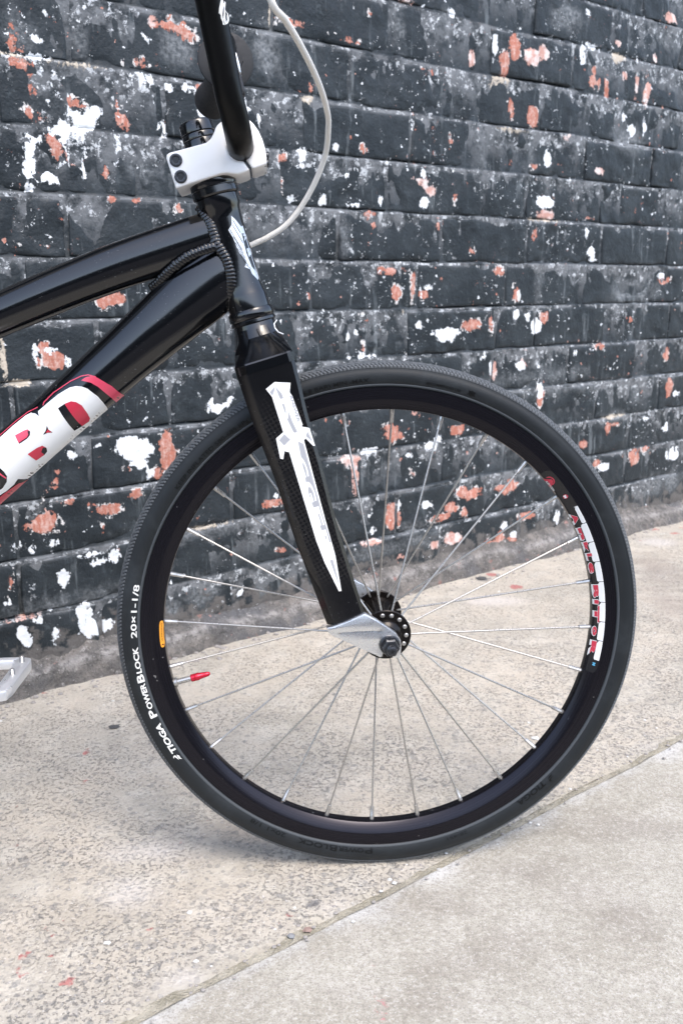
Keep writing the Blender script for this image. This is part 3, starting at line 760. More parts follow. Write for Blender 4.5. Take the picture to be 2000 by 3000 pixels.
def pave(name, s, t, mat, side):
    S, T = np.meshgrid(s, t, indexing='ij')
    ed = crack_t(S)
    T = np.where(T > 900, ed, T) if False else T
    if side == 0:    # wall side: last column follows the joint
        T = T * (ed - 0.0012) / t[-1]
        dist = ed - T
    else:
        T = ed + 0.0012 + (T - t[0])
        dist = T - ed
    Z = 0.0012 * fbm(S, T, 9, 4, 41 + side) - 0.0008
    Z += 0.0008 * fbm(S, T, 45, 2, 43 + side)
    Z -= 0.0020 * np.exp(-np.abs(dist) / 0.004) * np.clip(0.7 + 1.2 * fbm(S, T, 30, 3, 61), 0.1, 2)
    if side == 1: Z -= 0.002
    P = wpos(S.ravel(), Z.ravel(), T.ravel())
    me = bpy.data.meshes.new(name)
    me.from_pydata(P.tolist(), [], [tuple(reversed(f)) for f in grid_faces(len(s), len(t))])
    me.validate()
    me.materials.append(mat)
    me.polygons.foreach_set('use_smooth', [True] * len(me.polygons))
    x, y = P[:, 0], P[:, 1]
    if side == 0: pass
    set_attr(me, 'stain', np.stack([enc(sdf(k, x, y, STAIN), 0.16) for k in 'RDS'], -1))
    dj = dist.ravel()
    near = np.clip(1.15 - 0.9 * (dj / 0.5), 0, 1) if side == 0 else 0 * dj
    jn = np.clip(1 - dj / (0.035 if side == 0 else 0.050), 0, 1)
    set_attr(me, 'stain2', np.stack([enc(sdf('L', x, y, STAIN), 0.16), near, jn], -1))
    o = bpy.data.objects.new(name, me); o['kind'] = 'structure'
    # normals up
    return link(o)
_sa = axis(-1.5, 0.0, 2.3, 9.0, 0.008, 0.15)
pave('aggregate_pavement', _sa, np.concatenate([np.arange(-0.01, 0.66, 0.008), np.arange(0.66, 0.689, 0.003)]), M['aggregate'], 0)
pave('concrete_pavement', _sa, np.concatenate([np.arange(0, 0.03, 0.003), np.arange(0.03, 0.5, 0.010), np.arange(0.5, 0.62, 0.04)]), M['smooth'], 1)
# sandy joint between the two slabs
_s = np.arange(-1.5, 6.0, 0.01); ed = crack_t(_s)
jt = np.array([-0.006, -0.003, 0, 0.003, 0.006]); SS = np.repeat(_s[:, None], 5, 1); TT = ed[:, None] + jt[None]
ZZ = -0.0022 + 0.0020 * fbm(SS, TT, 40, 3, 91)
P = wpos(SS.ravel(), ZZ.ravel(), TT.ravel())
me = bpy.data.meshes.new('sandy_joint'); me.from_pydata(P.tolist(), [], [tuple(reversed(f)) for f in grid_faces(len(_s), 5)])
me.materials.append(M['sand']); o = bpy.data.objects.new('sandy_joint', me); o['kind'] = 'structure'; link(o)
# the ground under and beyond; unseen kerb and asphalt added to darken tube reflections
G = Geo()
for i in range(-4, 12):
    a, b = i * 0.9 + 0.004, i * 0.9 + 0.896
    q = [wpos(np.array(s_), np.array(z_), np.array(t_)) for s_, t_, z_ in ((a, 1.29, -.3), (b, 1.29, -.3), (b, 1.44, -.3), (a, 1.44, -.3), (a, 1.29, -.003), (b, 1.29, -.003), (b, 1.42, -.003), (a, 1.42, -.003))]
    G = Geo(); G.add(q, [(3, 2, 1, 0), (4, 5, 6, 7), (0, 1, 5, 4), (1, 2, 6, 5), (2, 3, 7, 6), (3, 0, 4, 7)])
    k_ = mk('unseen_kerb', G.v, G.f, M['haunch'], None, 1.0, 0, 'structure')
mk('ground', [(-60, -60, -0.16), (60, -60, -0.16), (60, 60, -0.16), (-60, 60, -0.16)], [(0, 1, 2, 3)], M['unseen_asphalt'], None, 1.0, 0, 'structure')

# unseen building inferred across the lane, its size set to shape tube reflections
G = Geo()
def box(x0, x1, y0, y1, z0, z1):
    G.add([(x0, y0, z0), (x1, y0, z0), (x1, y1, z0), (x0, y1, z0), (x0, y0, z1), (x1, y0, z1), (x1, y1, z1), (x0, y1, z1)],
          [(3, 2, 1, 0), (4, 5, 6, 7), (0, 1, 5, 4), (1, 2, 6, 5), (2, 3, 7, 6), (3, 0, 4, 7)])
opp = bpy.data.objects.new('unseen_building', None); opp.location = (1.5, -9.5, -0.155)
opp.rotation_euler = (0, 0, math.atan2(WD.y, WD.x) * 0.55)
opp['label'] = 'plain dark unseen building behind the viewer, added to shape reflections'; opp['category'] = 'building'; link(opp)
box(-18, 18, -6, 0, 0, 3.0)
mk('facade', G.v, G.f, plain('dark_render', (0.075, 0.07, 0.066), 0.85, 0, 0.3, 0, 0.05, 3), opp, 1.0, 0)
for wx in (-9, -5.5, -2, 1.5, 5, 8.5):
    G = Geo(); box(wx, wx + 1.2, 0.0, 0.06, 1.1, 2.9)
    mk('window', G.v, G.f, plain('window_glass', (0.02, 0.022, 0.025), 0.1), opp, 1.0, 0)

# single crumbs and flakes one can pick out on the ground
def crumb(name, x, y, r, mat, label, cat, flat=1.0):
    v, f = chip_geo((0, 0, -0.001), r, random)
    o = mk(name, [(a, b, c * flat) for a, b, c in v], f, mat, None, 1.0, 0)
    o.location = (x, y, 0.0); o['label'] = label; o['category'] = cat

# loose grit along the joint and over the slabs
def chip_geo(c, r, rg):
    n = 6; v = []
    for k, (zz, q) in enumerate(((0.0, .9), (.45, 1.0), (.8, .55))):
        for j in range(n):
            a = 2 * math.pi * j / n + rg.uniform(-.3, .3); rr = r * q * rg.uniform(.65, 1.15)
            v.append((c[0] + rr * math.cos(a), c[1] + rr * math.sin(a) * .8, c[2] + r * zz * 0.9))
    f = []
    for k in range(2):
        for j in range(n): f.append((k * n + j, k * n + (j + 1) % n, (k + 1) * n + (j + 1) % n, (k + 1) * n + j))
    f.append(tuple(range(2 * n, 3 * n)))
    return v, f
def grit(name, pts, mat, label):
    G = Geo()
    for (x, y, r) in pts: G.add(*chip_geo((x, y, -0.0015), r, random))
    o = mk(name, G.v, G.f, mat, None, 1.0, 0, 'stuff'); return o
pts = []
for i in range(260):
    s = random.uniform(0.1, 2.2); t = float(crack_t(np.array([s]))[0]) + random.gauss(-0.006, 0.010)
    q = wpos(np.array(s), np.array(0.0), np.array(t)); pts.append((q[0], q[1], random.uniform(.0008, .0026)))
for i in range(420):
    s = random.uniform(0.2, 2.3); t = 0.026 + abs(random.gauss(0, 0.022))
    q = wpos(np.array(s), np.array(0.0), np.array(t)); pts.append((q[0], q[1], random.choice((random.uniform(.0008, .003), random.uniform(.001, .0055)))))
for i in range(260):
    s = random.uniform(0.1, 2.2); t = random.uniform(0.05, 0.68)
    q = wpos(np.array(s), np.array(0.0), np.array(t)); pts.append((q[0], q[1], random.uniform(.0006, .0018)))
M['stone'] = plain('grey_pebble', (0.22, 0.225, 0.23), 0.7); M['brown'] = plain('brown_crumb', (0.27, 0.19, 0.16), 0.9)
M['leafy'] = plain('dark_dry_leaf', (0.075, 0.075, 0.075), 0.8)
CRUMBS = [
 ('pebble', -0.0509, 0.7135, 0.0042, M['stone'], 'small grey pebble lying on the joint between the slabs, left of the wheel', 'pebble'),
 ('mortar_crumb', -0.0366, 0.7219, 0.0050, M['brown'], 'reddish brown crumb on the slab joint beside the grey pebble', 'crumb', .6),
 ('paint_flake', -0.2165, 0.7084, 0.0036, M['chip'], 'white flake on the speckled slab at the lower left, away from the joint', 'flake', .35),
 ('paint_flake', -0.1485, 0.7485, 0.0034, M['chip'], 'white flake on the speckled slab below the white tyre lettering', 'flake', .35),
 ('stone_chip', 0.0469, 0.7887, 0.0030, M['chip'], 'white chip on the joint just below the tyre contact, larger of two', 'stone chip', .6),
 ('stone_chip', 0.0332, 0.7763, 0.0022, M['chip'], 'white chip on the joint just below the tyre contact, smaller of two', 'stone chip', .6),
 ('paint_flake', 0.2476, 1.0841, 0.0065, M['chip'], 'pale flake seen through the lower right spokes near the rim', 'flake', .25),
 ('dry_leaf', -0.3117, 1.1343, 0.0085, M['leafy'], 'dark flat scrap on the slab left of the tyre', 'leaf scrap', .15),
 ('stone_chip', 0.2832, 1.7727, 0.0120, M['leafy'], 'dark stone chip by the wall foot above the hub', 'stone chip', .4),
]
grit('loose_grit', pts, M['grit'], '')
pts = []
for i in range(120):
    s = random.uniform(0.1, 2.2); t = random.choice((random.uniform(0.03, 0.12), random.uniform(0.05, .7), random.uniform(0.6, .71)))
    q = wpos(np.array(s), np.array(0.0), np.array(t)); pts.append((q[0], q[1], random.uniform(.0008, .0028)))
grit('paint_flakes', pts, M['chip'], '')

for a in CRUMBS: crumb(*a)

# ------------------------------------------------------------------ bicycle (local frame: x forward, y away from us, z up; origin at the front axle)
BA = Vector((0.99724232, 0.07421426, 0.0)); BU = Vector((-0.00240975, 0.03238058, 0.99947271)); BN = Vector((0.07417512, -0.99671648, 0.03247012))
BO = Vector((0.03757458, 0.8394608, 0.25176633))
bike = bpy.data.objects.new('bicycle', None)
bike.matrix_world = Matrix(((BA.x, -BN.x, BU.x, BO.x), (BA.y, -BN.y, BU.y, BO.y), (BA.z, -BN.z, BU.z, BO.z), (0, 0, 0, 1)))
bike['label'] = 'black race bike with white stem and carbon fork standing by the brick wall'
bike['category'] = 'bicycle'
link(bike)

def node(name, parent):
    o = bpy.data.objects.new(name, None); return link(o, parent)

# steering axis
AX = np.array([0.2541, 0.0, -0.9672])                 # pointing down
def steer(z): return np.array([-145.8 + (410.6 - z) * 0.2625, 0, z])
def along(z0, prof, n=48): # profile: (radius, distance down the axis)
    return lathe(prof, steer(z0), AX, n)

# --- frame
frame_o = node('frame', bike)
mk('head_tube', *along(397.5, [(17.0, 0), (18.6, .6), (18.6, 9), (17.2, 12), (16.6, 20), (16.4, 55), (16.8, 78), (18.2, 86), (18.8, 88), (18.8, 100.5), (18.0, 101)]), M['gloss_black'], frame_o)
tt_c = smooth_path([(-620, 0, 180), (-560, 0, 206), (-450, 0, 254), (-337, 0, 299.5), (-284, 0, 320.5), (-235, 0, 338.5), (-185, 0, 354.5), (-148, 0, 366), (-134, 0, 370)], 6)
n_ = len(tt_c)
def tt_r(p):
    x = p[0]
    h = np.interp(x, [-620, -400, -300, -220, -160, -130], [17.0, 17.8, 19.5, 20.4, 20.6, 19.0])
    return (np.interp(x, [-620, -300, -140], [16, 17, 15]), h)
mk('top_tube', *tube(tt_c, 1, 36, True, [tt_r(p) for p in tt_c]), M['gloss_black'], frame_o)
dt_c = smooth_path([(-505, 0, 32), (-430, 0, 95), (-350, 0, 162.5), (-303, 0, 201), (-255, 0, 241), (-205, 0, 282), (-165, 0, 314), (-138, 0, 334), (-124, 0, 344)], 6)
def dt_r(p):
    x = p[0]
    h = np.interp(x, [-505, -345, -300, -230, -190, -160, -135, -124], [24, 24.4, 23.6, 25.5, 28.0, 29.5, 27.5, 24])
    return (np.interp(x, [-505, -300, -200, -140, -120], [24, 23, 21, 17, 14]), h)
mk('down_tube', *tube(dt_c, 1, 44, True, [dt_r(p) for p in dt_c]), M['gloss_black'], frame_o)
mk('seat_tube', *tube([(-508, 0, 30), (-560, 0, 175), (-590, 0, 258)], 16, 28), M['gloss_black'], frame_o)
mk('bottom_bracket_shell', *lathe([(18, -36), (20, -35), (20, 35), (18, 36)], (-508, 0, 28), (0, 1, 0), 32), M['gloss_black'], frame_o)
for sy in (-1, 1):
    mk('chainstay', *tube(smooth_path([(-520, sy * 22, 24), (-640, sy * 34, 16), (-760, sy * 50, 8), (-862, sy * 56, 0)], 5), 10, 20), M['gloss_black'], frame_o)
    mk('seatstay', *tube(smooth_path([(-580, sy * 14, 222), (-650, sy * 34, 160), (-770, sy * 50, 66), (-866, sy * 56, 4)], 5), 7.5, 18), M['gloss_black'], frame_o)

def bead(path, w, t, step=3.0):
    """a stack-of-coins weld bead: overlapping flattened ripples along a path (x, y, z)"""
    P = smooth_path(path, 10); G = Geo(); acc = 0; last = P[0]; pts = []
    L = [0]
    for a, b in zip(P[:-1], P[1:]): L.append(L[-1] + np.linalg.norm(b - a))
    N = int(L[-1] / step)
    for i in range(N + 1):
        q = L[-1] * i / max(N, 1); k = min(max(np.searchsorted(L, q) - 1, 0), len(P) - 2)
        u = (q - L[k]) / max(L[k + 1] - L[k], 1e-6); c = P[k] * (1 - u) + P[k + 1] * u
        d = P[k + 1] - P[k]; d = d / np.linalg.norm(d)
        nrm = np.array([0, -1.0, 0]); nrm = nrm - d * (nrm @ d); nrm /= np.linalg.norm(nrm); sd = np.cross(d, nrm)
        v = []; f = []; nu, nv = 10, 6
        ww = w * random.uniform(.9, 1.1)
        for a in range(nv + 1):
            th = math.pi * a / nv
            for b in range(nu):
                ph = 2 * math.pi * b / nu
                v.append(c + sd * ww * math.sin(th) * math.cos(ph) + d * (step * 1.15) * math.sin(th) * math.sin(ph) + nrm * t * math.cos(th))
        for a in range(nv):
            for b in range(nu):
                f.append((a * nu + b, a * nu + (b + 1) % nu, (a + 1) * nu + (b + 1) % nu, (a + 1) * nu + b))
        G.add(v, f)
    return G.v, G.f
mk('weld_bead', *bead([(-158.6, 4, 390.0), (-157.6, -3, 389.0), (-153.5, -9, 382.5), (-148.0, -13.5, 373.5), (-146.0, -15, 366), (-143.4, -15.5, 359.5)], 4.6, 1.7, 3.0), M['weld'], frame_o, smooth=80)
mk('weld_bead', *bead([(-145.4, -16, 359), (-139.8, -17, 351), (-135.4, -17.5, 343.5), (-132.6, -17, 332), (-132.2, -15, 321), (-134.0, -10, 310), (-137.5, -4, 302.5)], 5.0, 1.9, 3.1), M['weld'], frame_o, smooth=80)
mk('weld_bead', *bead([(-146.5, -17.5, 354), (-155, -18, 351.6), (-168, -17.5, 346.6), (-178.7, -15, 339.8), (-187, -12, 333.6), (-196, -7, 325.8), (-202, -3, 321)], 4.6, 2.1, 3.0), M['weld'], frame_o, smooth=80)

# --- headset
head_o = node('headset', bike)
mk('bearing_cup', *along(410.5, [(14, -1.5), (19.2, -1.2), (20.4, 0), (20.6, 4.5), (20.2, 5.2), (20.2, 6.0), (20.7, 6.6), (20.7, 12.0), (19.6, 13.4), (16, 13.6)]), M['gloss_black'], head_o)
mk('bearing_cup', *along(301.2, [(16, 0), (19.6, .4), (20.6, 1.8), (20.8, 7.6), (20.2, 8.6), (19.8, 9.2), (20.5, 10), (20.6, 12.2), (19.2, 13.2), (15, 13.4)]), M['gloss_black'], head_o)
# white scratch on the lower cup edge is left to the paint
st_o = node('steerer_spacers', bike)
mk('top_cap', *along(459.5, [(4, -.4), (11.5, -.4), (13.6, .6), (14.6, 2.4), (14.7, 9.6), (14.2, 10.0)]), M['gloss_black'], st_o)
mk('spacer', *along(449.3, [(12, 0), (14.4, .1), (14.7, .6), (14.7, 4.2), (14.3, 4.7)]), M['gloss_black'], st_o)
mk('spacer', *along(444.3, [(12, 0), (14.4, .1), (14.7, .6), (14.7, 9.6), (14.3, 10)]), M['gloss_black'], st_o)

# --- stem
stem_o = node('stem', bike)
body = [(-182.0, 426.0), (-181.4, 428.6), (-179.2, 430.2), (-165, 433.7), (-148.3, 438), (-145.2, 440.2), (-143.0, 443), (-141.2, 446.3), (-139.9, 449.6), (-138.2, 452), (-135.2, 454.4), (-128, 456.5), (-120.5, 457.2),
        (-119.2, 445), (-127.5, 442), (-130.4, 434), (-127.5, 427.6), (-118.2, 424.4), (-112.6, 416.2), (-116, 414.4), (-121.9, 412.5), (-131.8, 413.5), (-136, 413.2), (-140.6, 411.8), (-160.7, 405.8), (-172.5, 401.8), (-174.6, 401.4), (-175.6, 402.6)]
mk('stem_body', *prism(body, -26, 26, 2.2, 3), M['white_paint'], stem_o, smooth=50)
face = [(-119.6, 457.2), (-112.2, 456.6), (-108.4, 453.6), (-104.0, 447.6), (-101.0, 441.0), (-98.7, 433.0), (-97.8, 426), (-97.8, 421.2), (-99.2, 420.2), (-107.8, 417.2), (-110.4, 417.4), (-115.4, 424.8), (-111.4, 428), (-109.0, 434.4), (-112, 441), (-118.4, 445)]
mk('face_plate', *prism(face, -26, 26, 1.6, 3), M['white_paint'], stem_o, smooth=50)
mk('clamp_gap_shade', *prism([(-119, 424), (-115.8, 424.4), (-111.0, 418), (-113.6, 417)], -24, 24), M['black_print_and_shade'], stem_o)  # black filler standing in for the shade inside the slot
def hexbolt(c, d, r, name, parent, mat=None):
    d = Vector(d).normalized()
    _, x, y = frame(d); c = Vector(c); G = Geo(); n = 24
    ring = lambda rr, h, k=n: [c + d * h + (x * math.cos(2 * math.pi * j / n) + y * math.sin(2 * math.pi * j / n)) * rr for j in range(n)]
    def hx(rr, h):
        out = []
        for j in range(n):
            a = 2 * math.pi * j / n; q = (a % (math.pi / 3)) - math.pi / 6
            out.append(c + d * h + (x * math.cos(a) + y * math.sin(a)) * rr * math.cos(math.pi / 6) / math.cos(q))
        return out
    G.add(*loft([ring(r * .97, -3), ring(r, 0), ring(r, .7), ring(r * .93, 1.2), ring(r * .72, 1.4), hx(r * .56, 1.1), hx(r * .54, -2.4)], True, True))
    o = mk(name, G.v, G.f, mat or M['bolt'], parent, smooth=40)
    H = Geo(); H.add(*loft([hx(r * .54, 1.0), hx(r * .54, 1.1)], True, True))  # black disc over the hex hole, painting the shade inside it
    mk('hex_socket_shade', H.v, H.f, M['black_print_and_shade'], parent, smooth=0)
    return o
for x, z in ((-173.9, 423.9), (-170.5, 410.7)):
    hexbolt((x, -26.2, z), (0, -1, 0), 5.4, 'clamp_bolt', stem_o)
for yy in (-17, 17):
    for (x, z) in ((-96.2, 428.5), (-98.4, 415.5 + 8)):
        hexbolt((x - 1.0, yy, z), (1, 0, -0.12), 3.6, 'face_bolt', stem_o)

# --- handlebar
bar_o = node('handlebar', bike)
half = [(-119.5, 0, 434), (-119.5, -22, 434), (-119.8, -36, 436.5), (-121.2, -49, 444), (-123.4, -57.5, 455), (-126.4, -64, 467), (-131.6, -72.5, 497), (-137.4, -81, 529), (-141.5, -88, 549), (-143.5, -100, 562), (-144.5, -118, 567.5), (-146, -150, 569), (-152, -230, 573), (-164, -325, 578)]
half2 = [(-119.5, 0, 434), (-119.5, 22, 434), (-119.8, 36, 436.5), (-121.2, 49, 444), (-123.4, 57.5, 455), (-126.4, 64, 467), (-130, 72.5, 493), (-133, 81, 519), (-134.5, 88, 539), (-135, 100, 550), (-135, 118, 554), (-135.5, 150, 556), (-142, 230, 556), (-158, 325, 554)]
path = smooth_path([p for p in half[::-1]] + half2[1:], 6)
mk('bar', *tube(path, 11.2, 28), M['satin_black'], bar_o)
lg = [(-128.5, 528.5), (-125.4, 528.5), (-126.0, 522.4), (-124.0, 521.3), (-123.2, 516.8), (-124.4, 513.4), (-126.8, 511.4), (-128.4, 511.6), (-129.7, 512.9), (-129.2, 517.5), (-130.6, 518.6), (-130.2, 522.0)]
def on_bar(u, w):
    t = (w - 467) / 62.0; cx = -126.4 - 11.0 * t; cy = -64 - 17 * t
    return (u, cy - math.sqrt(max(11.35 ** 2 - (u - cx) ** 2, 1.0)), w)
mk('bar_logo', *sheet([lg], on_bar, 1.5), M['white_print'], bar_o)
mk('bar_logo', *sheet([[(-127.4, 522), (-126.6, 525), (-126.9, 519), (-127.6, 515), (-128, 518)], [(-126.0, 518.4), (-124.9, 519), (-124.6, 516), (-125.6, 514)]], lambda u, w: (on_bar(u, w)[0], on_bar(u, w)[1] - .15, w), 1.5), M['black_print_and_shade'], bar_o)
# far grip, its flange towards us; near grip above the picture
def grip(c0, c1, name='grip'):
    d = Vector(c1) - Vector(c0); L = d.length
    o = mk(name, *lathe([(11.6, 0), (26.5, 0), (28.6, .8), (29, 2.2), (28.2, 3.6), (20, 4.6), (17, 7), (16.4, 14), (16.0, L * .4), (16.2, L * .72), (18.5, L * .88), (21.5, L - 6), (21.5, L - 2), (18, L), (4, L)], c0, d, 40), M['rubber'], bar_o)
    mk('grip_ring', *lathe([(11.5, -1.2), (17.5, -1.2), (18.2, -.6), (18.2, 0.2)], c0, d, 6), M['rubber'], bar_o)
    return o
grip((-136, 178, 557), (-158, 312, 548))
grip((-147.5, -178, 570), (-163, -318, 577))
# brake lever and its perch on the near side above the picture, small perch on the far side
lev_o = node('brake_lever', bike)
mk('lever_clamp', *lathe([(11.4, -6), (15, -5.6), (15, 5.6), (11.4, 6)], (-146.5, -150, 569), (-.05, -1, .03), 24), M['anod_black'], lev_o)
mk('lever_body', *tube(smooth_path([(-136, -150, 572), (-118, -150, 574), (-108, -158, 572), (-104, -175, 566)], 4), [9, 8, 7, 6] + [6] * 9, 14), M['anod_black'], lev_o)
mk('lever_blade', *tube(smooth_path([(-108, -168, 569), (-108, -210, 556), (-112, -260, 553), (-116, -300, 560)], 5), 5, 12), M['anod_black'], lev_o)
lev2 = node('clamp_band', bike)
mk('band_lever', *prism([(-128.5, 538.5), (-124.0, 539.5), (-121.2, 533), (-118.6, 524.5), (-116.6, 517), (-117.4, 512.8), (-119.6, 509.4), (-124, 515), (-127, 527)], 132, 142, 1.2), M['anod_black'], lev2)
mk('band_bolt', *prism([(-126.6, 552), (-124.6, 553), (-121.2, 541), (-120.0, 533), (-121.6, 531.4), (-124.2, 538.4)], 130, 146, 0.8), M['alu'], lev2)

# --- brake cable housing, from the near lever round in front of the head tube to the far side of the frame
cab = [(-112, -196, 560), (-104, -186, 536), (-98, -178, 517), (-91.3, -170, 500.0), (-81.9, -150, 494.9), (-68.0, -115, 484.3)]
CAB = [(-104, -158, 572), (-97, -166, 545), (-91.3, -170, 500.0)]
mkpath = [(-103.5, -172, 560), (-99.8, -173, 530), (-91.3, -170, 500.0), (-81.9, -150, 494.9), (-68.0, -115, 484.3), (-54.3, -70, 472.0), (-46.1, -35, 459.2), (-44.6, -18, 449.6), (-45.8, 5, 434.5), (-54.2, 20, 413.9), (-67.3, 32, 393.3), (-82, 38, 377.5), (-99.4, 42, 367.1), (-115.9, 44, 360.2), (-150, 42, 345), (-220, 34, 292), (-330, 30, 200), (-450, 30, 100)]
mk('brake_cable', *tube(smooth_path(mkpath, 10), 2.5, 14), M['cable_white'], bike)

# --- fork
fork_o = node('fork', bike)
def yface(z): return -(49.5 + 9.0 * (250 - z) / 230)
LD = np.array([0.274, 0, -0.962]); LF = np.array([0.962, 0, 0.274])
def leg_ring(rear, w, zmid, sgn, yo=None, yi=None):
    """octagonal section, square to the leg; rear = (x, z) of the rear edge"""
    yo = abs(yface(zmid)) if yo is None else yo
    yi = yo - 25 if yi is None else yi
    b = 0.16 * w
    pts = [(0, yi + 5), (0, yo - 9), (b, yo - 0.8), (b + 2, yo), (w - 3, yo), (w, yo - 3), (w, yi + 3), (w - 3, yi), (4, yi)]
    r0 = np.array([rear[0], 0, rear[1]])
    out = []
    for a, y in pts:
        q = r0 + LF * a
        out.append(q + np.array([0, sgn * (y + abs(yface(q[2])) - abs(yface(zmid))), 0]))
    return out
ST = [((-131.4, 250.5), 51.6, 251), ((-128.4, 240), 51.8, 240), ((-123, 222), 50.5, 222), ((-116, 200), 48.0, 200), ((-107.6, 176), 45.5, 176), ((-99.6, 153.5), 43.5, 153), ((-90.4, 122), 41.5, 122), ((-81.6, 92.5), 40.0, 92), ((-73.5, 69.6), 38.4, 70), ((-65.5, 46.0), 37.0, 46), ((-56.0, 17.9), 36.0, 18)]
for sg in (-1, 1):
    mk('fork_blade', *loft([leg_ring(a, w, z, sg) for a, w, z in ST]), M['carbon'], fork_o, smooth=32)
# crown: round at the race, square-shouldered where the blades leave it
def crown_ring(c, hx, hy, pw, n=48):
    out = []
    for j in range(n):
        a = 2 * math.pi * j / n; ca, sa = math.cos(a), math.sin(a)
        k = (abs(ca) ** pw + abs(sa) ** pw) ** (-1 / pw)
        out.append(np.array(c) + LF * hx * k * ca + np.array([0, hy * k * sa, 0]))
    return out
def cc(z, off=0): return steer(z) + LF * off
def shoulder_ring(c, a0, a1, hy, rb, fb, n=96):
    poly = [(a1, hy - fb), (a1 - fb, hy), (a0 + rb, hy), (a0, hy - rb), (a0, -hy + rb), (a0 + rb, -hy), (a1 - fb, -hy), (a1, -hy + fb)]
    out = []
    for j in range(n):
        t = 2 * math.pi * j / n; dx, dy = math.cos(t), math.sin(t); best = None
        for (x1, y1), (x2, y2) in zip(poly, poly[1:] + poly[:1]):
            ex, ey = x2 - x1, y2 - y1; den = dx * ey - dy * ex
            if abs(den) < 1e-9: continue
            k = (x1 * ey - y1 * ex) / den; q = (x1 * dy - y1 * dx) / den
            if k > 0 and -1e-6 <= q <= 1 + 1e-6: best = k if best is None else min(best, k)
        out.append(np.array(c) + LF * best * dx + np.array([0, best * dy, 0]))
    return out
mk('fork_crown', *loft([crown_ring(cc(289.5), 15, 15, 2, 96), crown_ring(cc(289.2), 18.8, 18.8, 2, 96), crown_ring(cc(285), 19.6, 19.6, 2, 96), crown_ring(cc(277, -.4), 21.4, 24, 2.6, 96),
                         shoulder_ring(cc(267, 0), -24.0, 23.0, 37.5, 13, 9), shoulder_ring(cc(258.6, 0), -26.0, 25.6, 49.2, 9.6, 4), shoulder_ring(cc(257.2, 0), -26.3, 26.0, 50.0, 9, 3.4), shoulder_ring(cc(250, 0), -26.4, 25.8, 50.1, 9, 3.2)]), M['gloss_black'], fork_o, smooth=20)
for sg in (-1, 1):
    dp = [(-22.5, 30.6), (-12.7, 24.7), (-1.6, 16.4), (5.5, 10.7), (9.9, 3.9), (10.7, -2.0), (10.2, -7.8), (9.4, -12.6), (8.4, -13.4), (3.0, -12.4), (2.6, -10.6), (4.6, -6), (4.6, 0), (0, 4.6), (-4.6, 0), (-4.8, -6), (-7.0, -9.2), (-6.4, -11.2), (-9, -11.8), (-11.4, -10.4), (-21.7, -5.2), (-36, 2.3), (-51.6, 10.3), (-55.6, 13.6), (-57.2, 18.6), (-50.7, 19.6), (-38, 24)]
    mk('dropout', *prism(dp, sg * 61.5, sg * 54.5, 0.9, 2), M['alu'], fork_o, smooth=30)
    # thicker upper shelf of the casting, ending in the ridge that runs to the axle
    sh = [(-22.6, 30.4), (-13, 24.4), (-3.5, 17.4), (-6, 13.2), (-16, 14.2), (-30, 14.2), (-48.5, 13.6), (-55.6, 15.4), (-56.8, 18.6), (-50.7, 19.4), (-38, 24)]
    mk('dropout', *prism(sh, sg * 63.0, sg * 61.6, 1.1, 2), M['alu'], fork_o, smooth=30)
mk('rivet', *lathe([(0.6, 0), (1.4, .1), (1.5, .5), (0.3, .9)], (-45.8, -61.4, 14.0), (0, -1, 0), 12), M['steel'], fork_o)
# fork decals on the outer face of the near blade
FZ = lambda x, z: (x, yface(z) - 0.25, z)
def dz(k): return lambda x, z: (x, yface(z) - 0.25 - 0.12 * k, z)
def dpx(pts):   # decal-local (mm along the blade, mm across) -> bike plane
    return pts
sword = [(-104.7, 232.7), (-97.0, 238.6), (-83.3, 237.7), (-84.2, 229.5), (-82.0, 226.0), (-73.8, 201.4), (-74.7, 199.8), (-67.8, 198.2), (-63.4, 182.6), (-65.2, 182.6), (-71.6, 189.4), (-72.9, 187.5), (-56.9, 121), (-47.6, 84), (-42.8, 51.4), (-45.2, 51.2), (-57.7, 78.5), (-64.4, 97.8), (-86.2, 177.6), (-90.2, 178.6), (-91.5, 171.6), (-94.1, 172.2), (-97.3, 189.9), (-90.9, 195.2), (-99.6, 225.8)]
mk('fork_decal', *sheet([sword], dz(0), 6), M['white_print'], fork_o)
mk('fork_decal', *sheet([[(-97.2, 234.6), (-101.4, 229.8), (-99.2, 227), (-97.4, 231.4)], [(-96.6, 234.6), (-91.2, 228.6), (-82.6, 204.0), (-78.6, 195.4), (-81.4, 194.0), (-87.0, 206.4), (-92.2, 223)],
    [(-90.0, 193.6), (-94.6, 188.2), (-90.4, 183.6), (-85.0, 188.6)], [(-69.6, 195.2), (-65.6, 186.2), (-71.2, 191.6)], [(-78.2, 187), (-73.6, 184.6), (-58.6, 122), (-51.2, 96.6), (-55.6, 96), (-70.6, 142)],
    [(-52.6, 80), (-50.0, 80.4), (-44.4, 55)]], dz(1), 6), M['grey_print'], fork_o)
def blade_text(s, x, z, size, mat, k, bold=0.0, space=1.0, width=None):
    v, f, a, b = text_geo(s, size, bold, 0, space); sx = 1.0 if width is None else width / (b - a)
    P = []
    for (u, w) in v:
        u = (u - a) * sx
        q = np.array([x, 0, z]) + LD * u + LF * w
        P.append((q[0], yface(q[2]) - 0.25 - 0.12 * k, q[2]))
    return mk('fork_decal', P, f, mat, fork_o, smooth=0)
v_ = [('D', -97.0, 222.5, 11.5, 19), ('A', -90.0, 200, 11, 20), ('G', -80.2, 172.5, 9.0, 19), ('G', -74.0, 150.5, 9.0, 19), ('E', -67.8, 127.5, 9.0, 18), ('R', -62.0, 106.5, 9.0, 20)]
for ch, x, z, sz, wd in v_: blade_text(ch, x, z, sz, M['white_print'], 2, 0.35, 1.0, wd)
